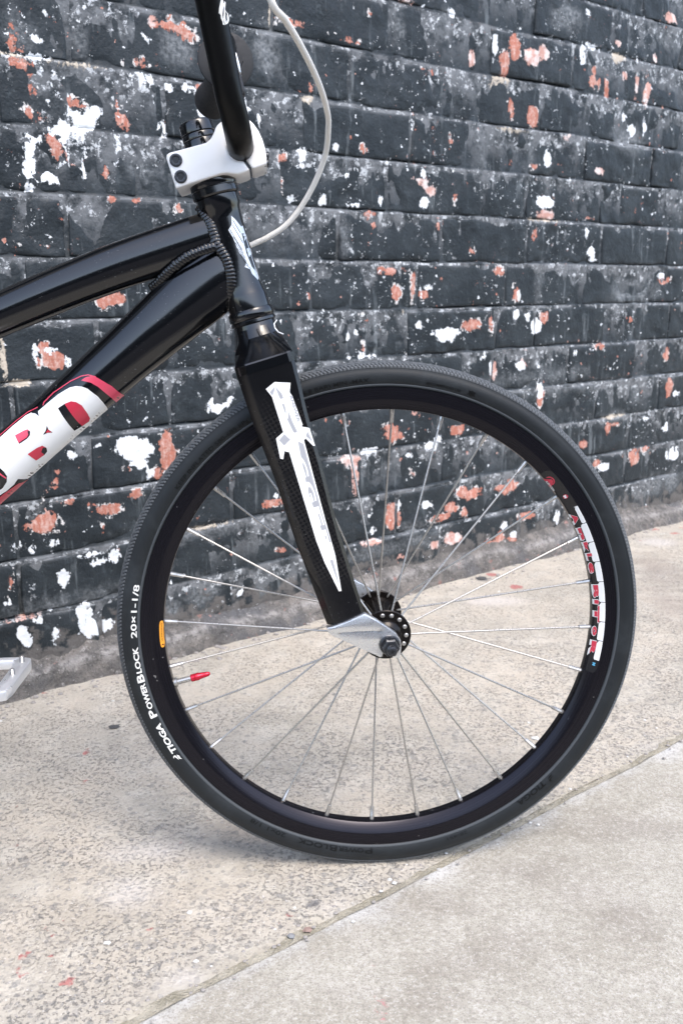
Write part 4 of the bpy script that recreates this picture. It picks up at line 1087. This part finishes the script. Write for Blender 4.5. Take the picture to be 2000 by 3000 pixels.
blade_text('ANSWER', -84.6, 226.8, 3.6, M['grey_print'], 2, 0.05, 1.0, 24)
# thin crown logo towards the front
def on_crown(u, w): return (u, -21.5 - (290 - w) * 0.75, w)
mk('crown_logo', *tube([(-93.2, -20.5, 291.2), (-95.8, -22.5, 287.8), (-95.0, -24, 284.0), (-92.2, -27.5, 280.6), (-88.0, -31, 278.9)], 0.55, 6), M['white_print'], fork_o)

# --- downtube lettering
def dt_at(x):
    i = min(range(len(dt_c)), key=lambda k: abs(dt_c[k][0] - x)); return i
_dx = np.array([p[0] for p in dt_c]); _dz = np.array([p[2] for p in dt_c]); _dr = np.array([dt_r(p) for p in dt_c])
def on_dt(k):
    def fn(u, w):
        # nearest point of the centre line along its normal
        q = np.hypot(_dx - u, _dz - w); i = int(np.argmin(q)); i = min(max(i, 1), len(_dx) - 2)
        d = np.array([_dx[i + 1] - _dx[i - 1], _dz[i + 1] - _dz[i - 1]]); d /= np.linalg.norm(d)
        off = (u - _dx[i]) * -d[1] + (w - _dz[i]) * d[0]
        ra, rb = _dr[i][0] + .25 + .12 * k, _dr[i][1] + .25 + .12 * k
        # flat drawing wraps round the tube: keep its seen height
        t = max(-.995, min(.995, off / rb))
        base = np.array([_dx[i], _dz[i]]) + d * ((u - _dx[i]) * d[0] + (w - _dz[i]) * d[1])
        c = base + np.array([-d[1], d[0]]) * t * rb
        return (c[0], -ra * math.sqrt(1 - t * t), c[1])
    return fn
def rnd(poly, k=3):
    """round a closed outline a little (Chaikin)"""
    P = [np.array(p) for p in poly]
    for _ in range(k - 1):
        Q = []
        for a, b in zip(P, P[1:] + P[:1]): Q += [a * .82 + b * .18, a * .18 + b * .82]
        P = Q
    return [tuple(p) for p in P]
dec_o = node('frame_decal', bike)
def dprint(name, polys, k, mat): mk(name, *sheet(polys, on_dt(k), 2.5), M[mat], dec_o)
D_ = [(-306.2, 215.2), (-297, 222.6), (-287.5, 229.8), (-281, 233.6), (-276.5, 235.9), (-271, 237.0), (-265.4, 236.4), (-261.0, 234.6), (-253.0, 227.3), (-249.6, 221.6), (-247.9, 217.0), (-247.9, 213.6), (-249.4, 211.0), (-254.3, 206.6), (-267.2, 195.6), (-283.2, 180.4), (-292, 178)]
B_ = [(-309.0, 214.2), (-312, 214.6), (-318, 211.8), (-330.3, 202.6), (-340.0, 194.4), (-352, 184.5), (-366, 172.8), (-390, 152), (-389, 130), (-372, 141), (-358.8, 134.0), (-350, 138.6), (-341, 143.8), (-334, 149.6), (-329.6, 154.8), (-323.7, 153.2), (-305, 167), (-284.2, 180), (-280, 190), (-300, 205), (-304.8, 211.8)]
dprint('letter_d', [D_], 1, 'white_print')
dprint('letter_b', [B_], 0, 'white_print')
dprint('letter_shade', [[(-287.6, 218.1), (-281.7, 221.8), (-270.2, 200.6), (-276.8, 196.8)]], 2, 'black_print_and_shade')
dprint('letter_shade', [[(-281.7, 221.8), (-276.0, 224.0), (-271.6, 223.0), (-267.1, 219.9), (-263.4, 212.0), (-262.6, 207.6), (-264.0, 204.6), (-270.2, 200.6)]], 2, 'red_print')
dprint('letter_shade', [[(-327.1, 194.9), (-319, 199.0), (-315.5, 200.2), (-313.2, 198.4), (-313.6, 195.0), (-316.6, 191.8), (-323.6, 187.6)]], 2, 'pink_print')
dprint('letter_shade', [[(-315.6, 199.0), (-313.2, 198.4), (-313.6, 195.0), (-316.6, 191.8), (-323.6, 187.6), (-323.2, 188.9), (-316.6, 192.9), (-315.0, 195.2)]], 3, 'black_print_and_shade')
dprint('letter_shade', [[(-317.3, 177.9), (-309, 183.2), (-304.4, 185.0), (-301.4, 182.8), (-301.6, 179.2), (-304.2, 176.2), (-311.7, 171.3)]], 2, 'red_print')
dprint('letter_shade', [[(-304.0, 183.2), (-301.4, 182.8), (-301.6, 179.2), (-304.2, 176.2), (-306.2, 179.2)]], 3, 'black_print_and_shade')
dprint('letter_shade', [[(-298.3, 203.0), (-297.2, 199.4), (-294.2, 196.7), (-298.5, 196.6), (-302.3, 194.9), (-299.6, 198.8)]], 2, 'black_print_and_shade')
dprint('letter_shade', [[(-297.7, 200.0), (-296.8, 198.6), (-294.8, 196.9), (-299.9, 196.7)]], 3, 'red_print')
dprint('letter_shade', [[(-342.2, 166.8), (-339, 163.0), (-337.2, 158.4), (-338.4, 153.2), (-342.4, 147.8), (-350.8, 141.4), (-362.6, 145), (-372, 150), (-366, 160), (-352, 169)]], 2, 'black_print_and_shade')
dprint('letter_shade', [[(-343.0, 162.6), (-337.8, 157.2), (-338.3, 156.0), (-343.1, 160.6), (-348, 150), (-349.4, 150.6)]], 3, 'pink_print')
dprint('letter_shade', [[(-304.9, 211.4), (-308.5, 213.8), (-312.4, 214.0), (-309.0, 217.4), (-306.4, 218.2)]], 2, 'black_print_and_shade')
dprint('letter_shade', [[(-329.8, 154.6), (-323.6, 153.4), (-326, 151.0), (-329, 150.0), (-331.6, 150.6)]], 2, 'black_print_and_shade')
dprint('letter_shade', [[(-266.4, 241.8), (-262, 244.6), (-257, 245.6), (-251.9, 244.0), (-240.3, 236.1), (-232.6, 226.8), (-239.1, 218.6), (-242, 225), (-246.7, 230.5), (-252, 236), (-258, 239.8)]], 1, 'pink_print')
def ribbon(pts, w):
    P = [np.array(p) for p in pts]; L = []; Rr = []
    for i, p in enumerate(P):
        d = P[min(i + 1, len(P) - 1)] - P[max(i - 1, 0)]; d = d / np.linalg.norm(d); n = np.array([-d[1], d[0]]) * w / 2
        L.append(tuple(p + n)); Rr.append(tuple(p - n))
    return [[L[i], L[i + 1], Rr[i + 1], Rr[i]] for i in range(len(P) - 1)]
dprint('letter_outline', ribbon([(-301.4, 220.6), (-300.6, 223.2), (-291.9, 231.4), (-276.2, 241.2), (-266, 245.6), (-260, 246.6), (-253, 244.8)], 0.9), 1, 'pink_print')
dprint('letter_outline', ribbon([(-350, 188), (-339.9, 196.6), (-326.9, 207.2), (-315.8, 214.8), (-306.4, 219.0)], 0.8), 1, 'pink_print')
dprint('letter_shade', [[(-372, 118), (-344, 141.2), (-331, 149.8), (-324, 152.2), (-312, 160), (-300, 168.4), (-313, 159), (-331, 144.6), (-346, 131.6), (-372, 109)]], 1, 'red_print')

# --- head badge: a foil wing wrapped round the head tube
def on_ht(k):
    def fn(u, w):
        c = steer(w)[0] ; c = c
        # axis point on the normal through (u, w)
        p = np.array([u, w]); a0 = np.array([steer(350)[0], 350.0]); d = np.array([AX[0], AX[2]])
        t = (p - a0) @ d; q = a0 + d * t; n = np.array([-d[1], d[0]]); off = (p - q) @ n
        r = 16.75 + .1 * k
        off = max(-.995, min(.995, off / r)) * r
        c = q + n * off
        return (c[0], -math.sqrt(max(r * r - off * off, .01)), c[1])
    return fn
badge_o = node('head_badge', bike)
wing = [(-129.9, 380.2), (-126.6, 377.4), (-121.8, 371.6), (-120.4, 372.6), (-118.9, 367.2), (-117.2, 360.6), (-113.0, 345.0), (-109.0, 332), (-106.6, 325.6), (-109.0, 326.6), (-113.8, 331.5), (-115.1, 335.2), (-119.8, 337.1), (-118.4, 340.4), (-123.0, 347.4), (-125.6, 352.6), (-127.2, 357.2), (-128.8, 361.6), (-132.8, 368.0), (-129.6, 372.9)]
mk('badge_foil', *sheet([wing], on_ht(1), 2.0), M['badge'], badge_o)
lines = []
for a, b in (((-131.4, 368.6), (-121.6, 352.0)), ((-129.0, 372.4), (-120.6, 357.8)), ((-128.6, 376.6), (-122.6, 366.4)), ((-128.6, 362.6), (-120.4, 348.6)), ((-127.0, 357.6), (-119.2, 345.0)), ((-125.4, 352.8), (-118.2, 341.8)), ((-123.0, 347.8), (-116.6, 338.2)), ((-118.8, 339.0), (-114.6, 335.8))):
    lines += ribbon([a, b], 0.42)
mk('badge_lines', *sheet(lines, on_ht(2), 3.0), M['black_print_and_shade'], badge_o)
mk('badge_lines', *sheet([[(-121.4, 366.0), (-119.0, 365.6), (-116.0, 354.6), (-112.2, 341), (-110.0, 333.6), (-113.4, 337.4), (-117.8, 349)]], on_ht(2), 2.0), M['black_print_and_shade'], badge_o)
def ht_text(s, x, z, size, mat, k, wd, bold=.1):
    v, f, a, b = text_geo(s, size, bold); sx = wd / (b - a); P = []
    for u, w in v:
        q = np.array([x, z]) + np.array([AX[0], AX[2]]) * (u - a) * sx + np.array([.967, .254]) * w
        P.append(on_ht(k)(q[0], q[1]))
    mk('badge_letter', P, f, mat, badge_o, smooth=0)
ht_text('R', -120.4, 365.0, 3.6, M['badge'], 3, 6.0)
ht_text('a', -117.6, 353.4, 6.4, M['badge'], 3, 7.5, .25)
ht_text('HSO', -111.4, 336.6, 2.6, M['badge'], 3, 5.0)

# --- front wheel
wheel = node('front_wheel', bike)
TY = [(229.2, -9.6), (230.0, -11.0), (231.4, -11.8), (233.4, -12.9), (236.0, -13.8), (239.0, -14.2), (242.0, -14.0), (244.6, -13.2), (246.6, -12.2), (247.4, -12.2), (248.4, -11.2), (250.2, -8.8), (251.6, -6.0), (252.4, -3.0), (252.7, 0)]
TYF = TY + [(r, -y) for r, y in TY[-2::-1]]
mk('tyre', *revolve_y(TYF, 288, False), M['tyre'], wheel, smooth=40)
_tr = np.array([p[0] for p in TY]); _ty = np.array([p[1] for p in TY])
def tyre_y(r): return float(np.interp(r, _tr, _ty))
mk('mould_line', *revolve_y([(230.6, -11.6), (231.2, -12.5), (232.2, -13.0), (232.8, -12.8)], 288, False), plain('scuffed_rubber', (0.055, 0.062, 0.068), 0.6, 0, 0.3, 0, 0.15, 900), wheel, smooth=60)
# small block tread, rows round the crown
G = Geo()
def tread_row(ya, yb, n, phase, fill, skew, h=1.1):
    ra = float(np.interp(ya, _ty[9:], _tr[9:])) if ya < 0 else float(np.interp(-ya, _ty[9:] * -1 if False else -_ty[9:][::-1], _tr[9:][::-1]))
    def rad(y): y = -abs(y); return float(np.interp(y, _ty[9:], _tr[9:]))
    r1, r2 = rad(ya), rad(yb)
    for i in range(n):
        a0 = 2 * math.pi * (i + phase) / n; da = 2 * math.pi / n * fill; sk = 2 * math.pi / n * skew
        v = []
        for hh, m in ((-.3, 1.0), (h, 0.86)):
            for (y, r, k) in ((ya, r1, 0), (yb, r2, 1)):
                for e in (0, 1):
                    a = a0 + da * (0.5 + (e - .5) * m) + sk * k
                    yy = (ya + yb) / 2 + (y - (ya + yb) / 2) * m
                    v.append(((r + hh) * math.cos(a), yy, (r + hh) * math.sin(a)))
        G.add(v, [(4, 5, 7, 6), (0, 1, 5, 4), (2, 6, 7, 3), (0, 4, 6, 2), (1, 3, 7, 5)])
tread_row(-12.0, -10.4, 440, 0.0, .62, .3)
tread_row(-10.0, -8.0, 440, 0.5, .66, .3)
tread_row(-7.4, -5.0, 220, 0.0, .80, .5)
tread_row(-4.4, -1.6, 220, 0.5, .80, -.4)
tread_row(-1.2, 1.2, 220, 0.0, .84, 0)
tread_row(1.6, 4.4, 220, 0.5, .80, .4)
tread_row(5.0, 7.4, 220, 0.0, .80, -.5)
tread_row(8.0, 10.0, 440, 0.5, .66, -.3)
tread_row(10.4, 12.0, 440, 0.0, .62, -.3)
mk('tread_blocks', G.v, G.f, M['tread'], wheel, smooth=0, kind='stuff')
RIM = [(229.6, -9.4), (229.8, -11.5), (219.0, -11.5), (218.2, -11.3), (210.4, -6.4), (209.2, -5.2), (208.9, -4), (208.9, 4), (209.2, 5.2), (210.4, 6.4), (218.2, 11.3), (219.0, 11.5), (229.8, 11.5), (229.6, 9.4), (224, 8.6), (222, 0), (224, -8.6)]
mk('rim', *revolve_y(RIM, 240, True), M['rim'], wheel, smooth=28)
# hub
hub_prof = [(5, -47), (9.6, -47), (10.2, -46), (10.2, -40.5), (13.6, -38.5), (14.6, -37.2), (15.0, -35.6), (15.2, -34.2), (23.2, -34.0), (23.8, -33.4), (23.8, -31.4), (23.2, -30.8), (17.6, -30.6), (16.2, -28), (13.2, -18), (12.2, -8)]
hp = hub_prof + [(r, -h) for r, h in hub_prof[::-1]]
mk('hub', *lathe(hp, (0, 0, 0), (0, 1, 0), 56), M['hub_black'], wheel)
# spokes: laced radially, heads outside both flanges
sp0 = None
def spoke_geo(phi_f, y, sg):
    a = R(phi_f); er = Vector((math.cos(a), 0, math.sin(a)))
    p0 = er * 19.1 + Vector((0, sg * 34.4, 0)); p1 = er * 19.2 + Vector((0, sg * 31.6, 0)); p2 = er * 20.2 + Vector((0, sg * 30.4, 0)); p3 = er * 203 + Vector((0, sg * 1.6, 0))
    G = Geo(); G.add(*tube([p0, p1, p2, p2 + (p3 - p2) * .02, p3], [1.0, 1.0, 1.0, .97, .95], 8))
    G.add(*lathe([(2.0, 0), (2.2, .25), (1.9, .8), (1.0, 1.1), (0.5, 1.0)], er * 19.1 + Vector((0, sg * 34.1, 0)), (0, sg, 0), 12))
    n_ = Geo(); d = (p3 - p2).normalized()
    n_.add(*lathe([(1.3, 0), (1.95, .1), (2.0, .6), (2.0, 7.6), (2.2, 8.0), (2.2, 13.0)], p3 - d * 7.0, d, 8))
    return G, n_
for k in range(14):
    for sg, ph in ((-1, -3.2), (1, 9.66)):
        G, n_ = spoke_geo(ph + 25.7143 * k, 0, sg)
        mk('spoke', G.v, G.f, M['steel'], wheel, smooth=60)
        mk('nipple', n_.v, n_.f, M['steel'], wheel, smooth=30)
# axle, nuts
for sg in (-1, 1):
    mk('axle', *lathe([(3.2, 80.5), (4.2, 80), (4.7, 79), (4.7, 44)], (0, 0, 0), (0, sg, 0), 20), M['bolt'], wheel)
    mk('axle_nut', *lathe([(5, 61.5), (9.3, 61.6), (9.6, 62.2), (9.4, 63.6), (8.4, 65.2)], (0, 0, 0), (0, sg, 0), 36), M['bolt'], wheel)
    mk('axle_nut', *lathe([(7.9, 64.6), (7.9, 72.6), (7.2, 74.0), (5.0, 74.2)], (0, 0, 0), (0, sg, 0), 6), M['bolt'], wheel, smooth=20)
mk('axle_bore_shade', *lathe([(1.5, 80.6), (1.5, 80.9), (0.1, 80.9)], (0, 0, 0), (0, -1, 0), 12), M['black_print_and_shade'], wheel)  # black disc painting the shade of a hole in the axle end
# valve
vd = Vector((34.5, 0, 7.9)).normalized(); vb = Vector((-202.6, 0, -51.6)) - vd * 6
mk('valve', *lathe([(2.9, 0), (2.9, 5.0), (4.4, 5.2), (4.6, 6), (4.6, 8.6), (4.2, 9.0), (2.9, 9.4), (2.8, 24)], vb, vd, 18), M['steel'], wheel, smooth=30)
mk('valve_cap', *lathe([(3.2, 22.6), (3.7, 23), (3.7, 26.4), (3.2, 26.8), (3.7, 27.2), (3.8, 30), (3.3, 31), (2.6, 37), (2.2, 40), (1.3, 41.4), (.3, 41.7)], vb, vd, 18), M['red_alu'], wheel)

# lettering round the tyre wall
def tyre_text(s, a_start, a_end, r0, size, mat, raise_=0.18, bold=0.0, shear=0.0, name='tyre_lettering', depth=0.0):
    v, f, x0, x1 = text_geo(s, size, bold, shear); P = []
    for u, w in v:
        a = R(a_start + (a_end - a_start) * (u - x0) / (x1 - x0)); r = r0 + w
        P.append((r * math.cos(a), tyre_y(r) - raise_, r * math.sin(a)))
    return mk(name, P, f, mat, wheel, smooth=0)
WP = M['tyre_print']
tyre_text('TIOGA', 210.0, 201.8, 233.6, 7.2, WP, bold=.28, shear=.12)
tyre_text('P', 200.0, 198.0, 233.0, 9.0, WP, bold=.25)
tyre_text('OWER', 197.7, 191.2, 233.6, 6.6, WP, bold=.22)
tyre_text('B', 190.9, 188.9, 233.0, 9.0, WP, bold=.25)
tyre_text('LOCK', 188.6, 182.2, 233.6, 6.6, WP, bold=.22)
tyre_text('20×1-1/8', 180.0, 167.3, 233.6, 7.2, WP, bold=.12)
def tyre_poly(polys, a0, r0, mat):
    """u mm clockwise from a0, v mm outward"""
    mk('tyre_lettering', *sheet(polys, lambda u, w: ((r0 + w) * math.cos(R(a0) - u / 236), tyre_y(r0 + w) - .18, (r0 + w) * math.sin(R(a0) - u / 236)), 2), mat, wheel, smooth=0)
leaf = [[(0, .4), (1.6, 1.2), (4.6, 1.0), (7.2, 2.4), (4.6, 2.6), (2.2, 2.4)], [(1.0, 3.2), (3.4, 3.0), (6.6, 3.4), (7.8, 4.4), (7.2, 6.2), (5.2, 6.6), (6.4, 5.0), (4.4, 4.2)]]
tyre_poly(leaf, 212.4, 233.4, WP)
TR = plain('raised_rubber', (0.0035, 0.0038, 0.004), 0.36, 0, 0.25)
tyre_text('KEEP INFLATED 580-685 kPa (', 143.2, 119.9, 234.6, 5.6, TR, .35, .05)
tyre_text('6.8 BAR) MIN.-MAX.', 107.6, 92.5, 234.6, 5.6, TR, .35, .05)
tyre_text('RECOMMENDED USE', 79.9, 72.0, 235.0, 3.4, TR, .35, .05)
tyre_text('28-451', -69.1, -74.4, 234.2, 4.4, TR, .35)
tyre_text('P', -93.1, -95.0, 232.8, 8.4, TR, .35, .15); tyre_text('OWER', -95.3, -101.6, 233.4, 6.2, TR, .35, .15)
tyre_text('B', -101.9, -103.9, 232.8, 8.4, TR, .35, .15); tyre_text('LOCK', -104.2, -111.8, 233.4, 6.2, TR, .35, .15)
tyre_text('20x1 1/8', -115.1, -124.6, 233.6, 5.6, TR, .35, .05)
tyre_text('TIOGA', -46.4, -54.8, 233.2, 7.0, TR, .35, .2, .12)
tyre_poly(leaf, -43.4, 233.2, TR)
mk('tyre_lettering', *sheet([[(0, 0), (2, 2.4), (1, 4.4), (3, 4), (4.5, 5.2), (6.2, 4), (8.2, 4.4), (7.4, 2.2), (9, 0), (7, .6), (4.4, -.6), (2, .6)]], lambda u, w: ((235 + w) * math.cos(R(70.6) - u / 237), tyre_y(235 + w) - .35, (235 + w) * math.sin(R(70.6) - u / 237)), 2), TR, wheel, smooth=0)

# rim stickers lie on the sloping inner face: u mm clockwise, v mm from the spoke edge outward
def rim_at(a, v, k):
    r = 209.6 + v; y = -np.interp(r, [208.9, 209.2, 210.4, 218.2, 219.0, 229.8], [4.0, 5.2, 6.4, 11.3, 11.5, 11.5]) - 0.22 - .1 * k
    return (r * math.cos(a), float(y), r * math.sin(a))
def rim_fn(a0, k): return lambda u, v: rim_at(R(a0) - u / 213.0, v, k)
def rprint(name, polys, a0, k, mat, cell=0.9): mk(name, *sheet(polys, rim_fn(a0, k), cell), M[mat], wheel, smooth=0)
def arc_len(a, b): return R(a - b) * 213.0
A0 = 43.5; LEN = arc_len(43.5, -15.2)
rprint('rim_sticker', [[(0, -.6), (0, 5), (3, 8.6), (10, 9.4), (LEN - 4, 9.4), (LEN, 7), (LEN, -.6)]], A0, 0, 'black_print_and_shade', 1.2)
# white teeth along the outer edge
ta = [31.0, 26.2, 21.0, 15.9, 10.9, 5.9, 0.9, -3.8, -12.2]
ta = [31.4, 26.3, 20.9, 15.4, 9.9, 4.3, -1.0, -6.2, -11.6]
for i in range(8):
    L = arc_len(ta[i], ta[i + 1]); top = 9.2
    low = [5.6, 3.4, 3.6, 4.0, 4.2, 4.2, 4.0, 4.4][i]
    rprint('rim_sticker', [[(.5, 5.6), (.5, top), (L - .1, top), (L - .1, low + .8), (L - 1.4, low), (3.0, low + .2), (1.2, low + 1.2)]], ta[i], 1, 'white_print')
def rim_text(s, a0, wd, v0, size, mat, k, bold=0.0):
    v, f, x0, x1 = text_geo(s, size, bold); P = [rim_at(R(a0) - (u - x0) * wd / (x1 - x0) / 213.0, v0 + w, k) for u, w in v]
    mk('rim_sticker', P, f, mat, wheel, smooth=0)
WORD = [('A', 29.8, 12, 6.2), ('n', 25.4, 13, 6.2), ('k', 21.2, 10.5, 5.2), ('L', 17.9, 7, 6.0), ('e', 15.3, 11, 6.4), ('B', 9.0, 13, 6.2), ('i', 4.9, 4.5, 6.0), ('T', 3.2, 17, 6.4), ('o', -2.6, 9.5, 6.4), ('R', -6.6, 16, 6.2)]
for ch, a, wd, sz in WORD:
    rim_text(ch, a + .15, wd + 1.2, -0.5, sz + .3, M['white_print'], 2, .55)
    rim_text(ch, a, wd, -0.3, sz, M['red_print'], 3, .42)
rim_text('A', 41.9, 12, -0.6, 6.2, M['red_print'], 1, .5)
rprint('rim_sticker', [[(0.2 + 5 * math.cos(t) + 5, 1.6 + 4.2 * math.sin(t)) for t in np.linspace(0, math.pi, 12)] + [(0.2 + 4.0 * math.cos(t) + 5, 1.6 + 3.2 * math.sin(t)) for t in np.linspace(math.pi, 0, 12)]], 41.9, 1, 'red_print')
rim_text('ALIENATION', 41.0, 13, -1.0, 1.8, M['white_print'], 2, .05)
rprint('rim_sticker', [[(2.3 + 2.2 * math.cos(t), 4.6 + 2.2 * math.sin(t)) for t in np.linspace(0, 2 * math.pi, 18)[:-1]]], 35.4, 1, 'red_print')
rim_text('M', 35.2, 3.0, 3.3, 3.0, M['white_print'], 2, .2)
rim_text('M', -12.4, 3.0, 4.6, 3.4, M['blue_print'], 1, .1)
# warning label
rprint('rim_sticker', [rnd([(0, -.6), (0, 3.4), (26.6, 3.4), (26.6, -.6)], 3)], 183.4, 1, 'orange_print')
rim_text('WARNING', 181.8, 18.5, 0.7, 2.0, M['black_print_and_shade'], 2, 0)
rprint('rim_sticker', [[(.9, .5), (2.9, .5), (1.9, 2.3)]], 183.2, 2, 'black_print_and_shade')

# --- crank, pedal
crank_o = node('crank', bike)
mk('crank_arm', *loft([[(-508 + 15 * math.cos(t) * q + 168 * s, -58 + yy, 28 + 15 * math.sin(t) * q - 12 * s) for t in np.linspace(0, 2 * math.pi, 20)[:-1]] for (q, s, yy) in ((1.2, 0, 0), (1.2, 0, -12))]), M['gloss_black'], crank_o)
mk('crank_arm', *tube([(-508, -62, 28), (-460, -66, 24.5), (-400, -70, 20), (-345, -72, 16)], [12, 10, 9, 10], 16), M['gloss_black'], crank_o)
mk('crank_arm', *tube([(-508, 62, 28), (-560, 66, 31.5), (-620, 70, 36), (-676, 72, 40)], [12, 10, 9, 10], 16), M['gloss_black'], crank_o)
mk('chainring', *lathe([(30, -44), (66, -44), (68, -45), (66, -46.5), (30, -46.5)], (-508, 0, 28), (0, 1, 0), 72), M['anod_black'], crank_o)
mk('crank_axle', *lathe([(11, -66), (11, 66)], (-508, 0, 28), (0, 1, 0), 20), M['bolt'], crank_o)
ped_o = node('pedal', bike)
PC = np.array([-352.0, 0, 6.0])
def pedal(x0, x1, yn, yf, z0, z1, par):
    """cage pedal: outer plates round an open middle"""
    def plate(poly): # polygon (x, y) given height
        bm_v = [(a, b, z0) for a, b in poly] + [(a, b, z1) for a, b in poly]; n = len(poly)
        f = [tuple(range(n))[::-1], tuple(range(n, 2 * n))] + [(i, (i + 1) % n, n + (i + 1) % n, n + i) for i in range(n)]
        bm = bmesh.new(); vv = [bm.verts.new(q) for q in bm_v]
        for q in f: bm.faces.new([vv[i] for i in q])
        bmesh.ops.recalc_face_normals(bm, faces=bm.faces)
        bmesh.ops.bevel(bm, geom=bm.edges[:], offset=1.1, segments=2, profile=0.5, affect='EDGES', clamp_overlap=True)
        bm.verts.index_update()
        bm_v = [tuple(q.co) for q in bm.verts]; f = [tuple(q.index for q in p.verts) for p in bm.faces]; bm.free()
        return bm_v, f
    fr = [(x1 - 10, yf), (x1 - 2, yf - 4), (x1, yf - 12), (x1 - 1, yn + 12), (x1 - 3, yn + 2), (x1 - 8, yn), (x1 - 14, yn + 6), (x1 - 13, yn + 16), (x1 - 13, yf - 14), (x1 - 16, yf - 8)]
    mk('cage_plate', *plate(fr), M['pedal'], par, smooth=30)
    bk = [(x0 + (x1 - a), b) for a, b in fr[::-1]]
    mk('cage_plate', *plate(bk), M['pedal'], par, smooth=30)
    mk('cage_plate', *plate([(x0 + 10, yf), (x1 - 10.2, yf), (x1 - 16.2, yf - 8.2), (x0 + 16, yf - 8.2)]), M['pedal'], par, smooth=30)
    mk('cage_plate', *plate([(x0 + 14.5, yn + 6), (x1 - 14.5, yn + 6), (x1 - 14.5, yn + 14), (x0 + 14.5, yn + 14)]), M['pedal'], par, smooth=30)
    mk('pedal_body', *lathe([(7, 0), (10, 1), (10, abs(yn - yf) - 20), (7, abs(yn - yf) - 18)], ((x0 + x1) / 2, yf + 2, (z0 + z1) / 2), (0, -1, 0), 20), M['pedal'], par)
    for (px_, py_) in ((x1 - 7, yf - 13), (x1 - 7, yf - 42), (x0 + 7, yf - 13), (x0 + 7, yf - 42)):
        G = Geo(); pr = []
        for i in range(7): pr += [(1.75, i * .7), (2.1, i * .7 + .35)]
        pr += [(1.4, 5.2), (0.6, 5.5)]
        G.add(*lathe(pr, (px_, py_, z1 - .2), (0, 0, 1), 10))
        mk('pedal_pin', G.v, G.f, M['steel'], par, smooth=20)
pedal(-402, -308.5, -166, -88, 4.5, 13.0, ped_o)

# --- rear wheel (outside the picture, carries the bike)
def copy_tree(o, parent):
    c = o.copy(); COL.objects.link(c); c.parent = parent
    for ch in list(o.children): copy_tree(ch, c)
    return c
rear = copy_tree(wheel, bike); rear.name = 'rear_wheel'; rear.location = (-0.872, 0, 0)
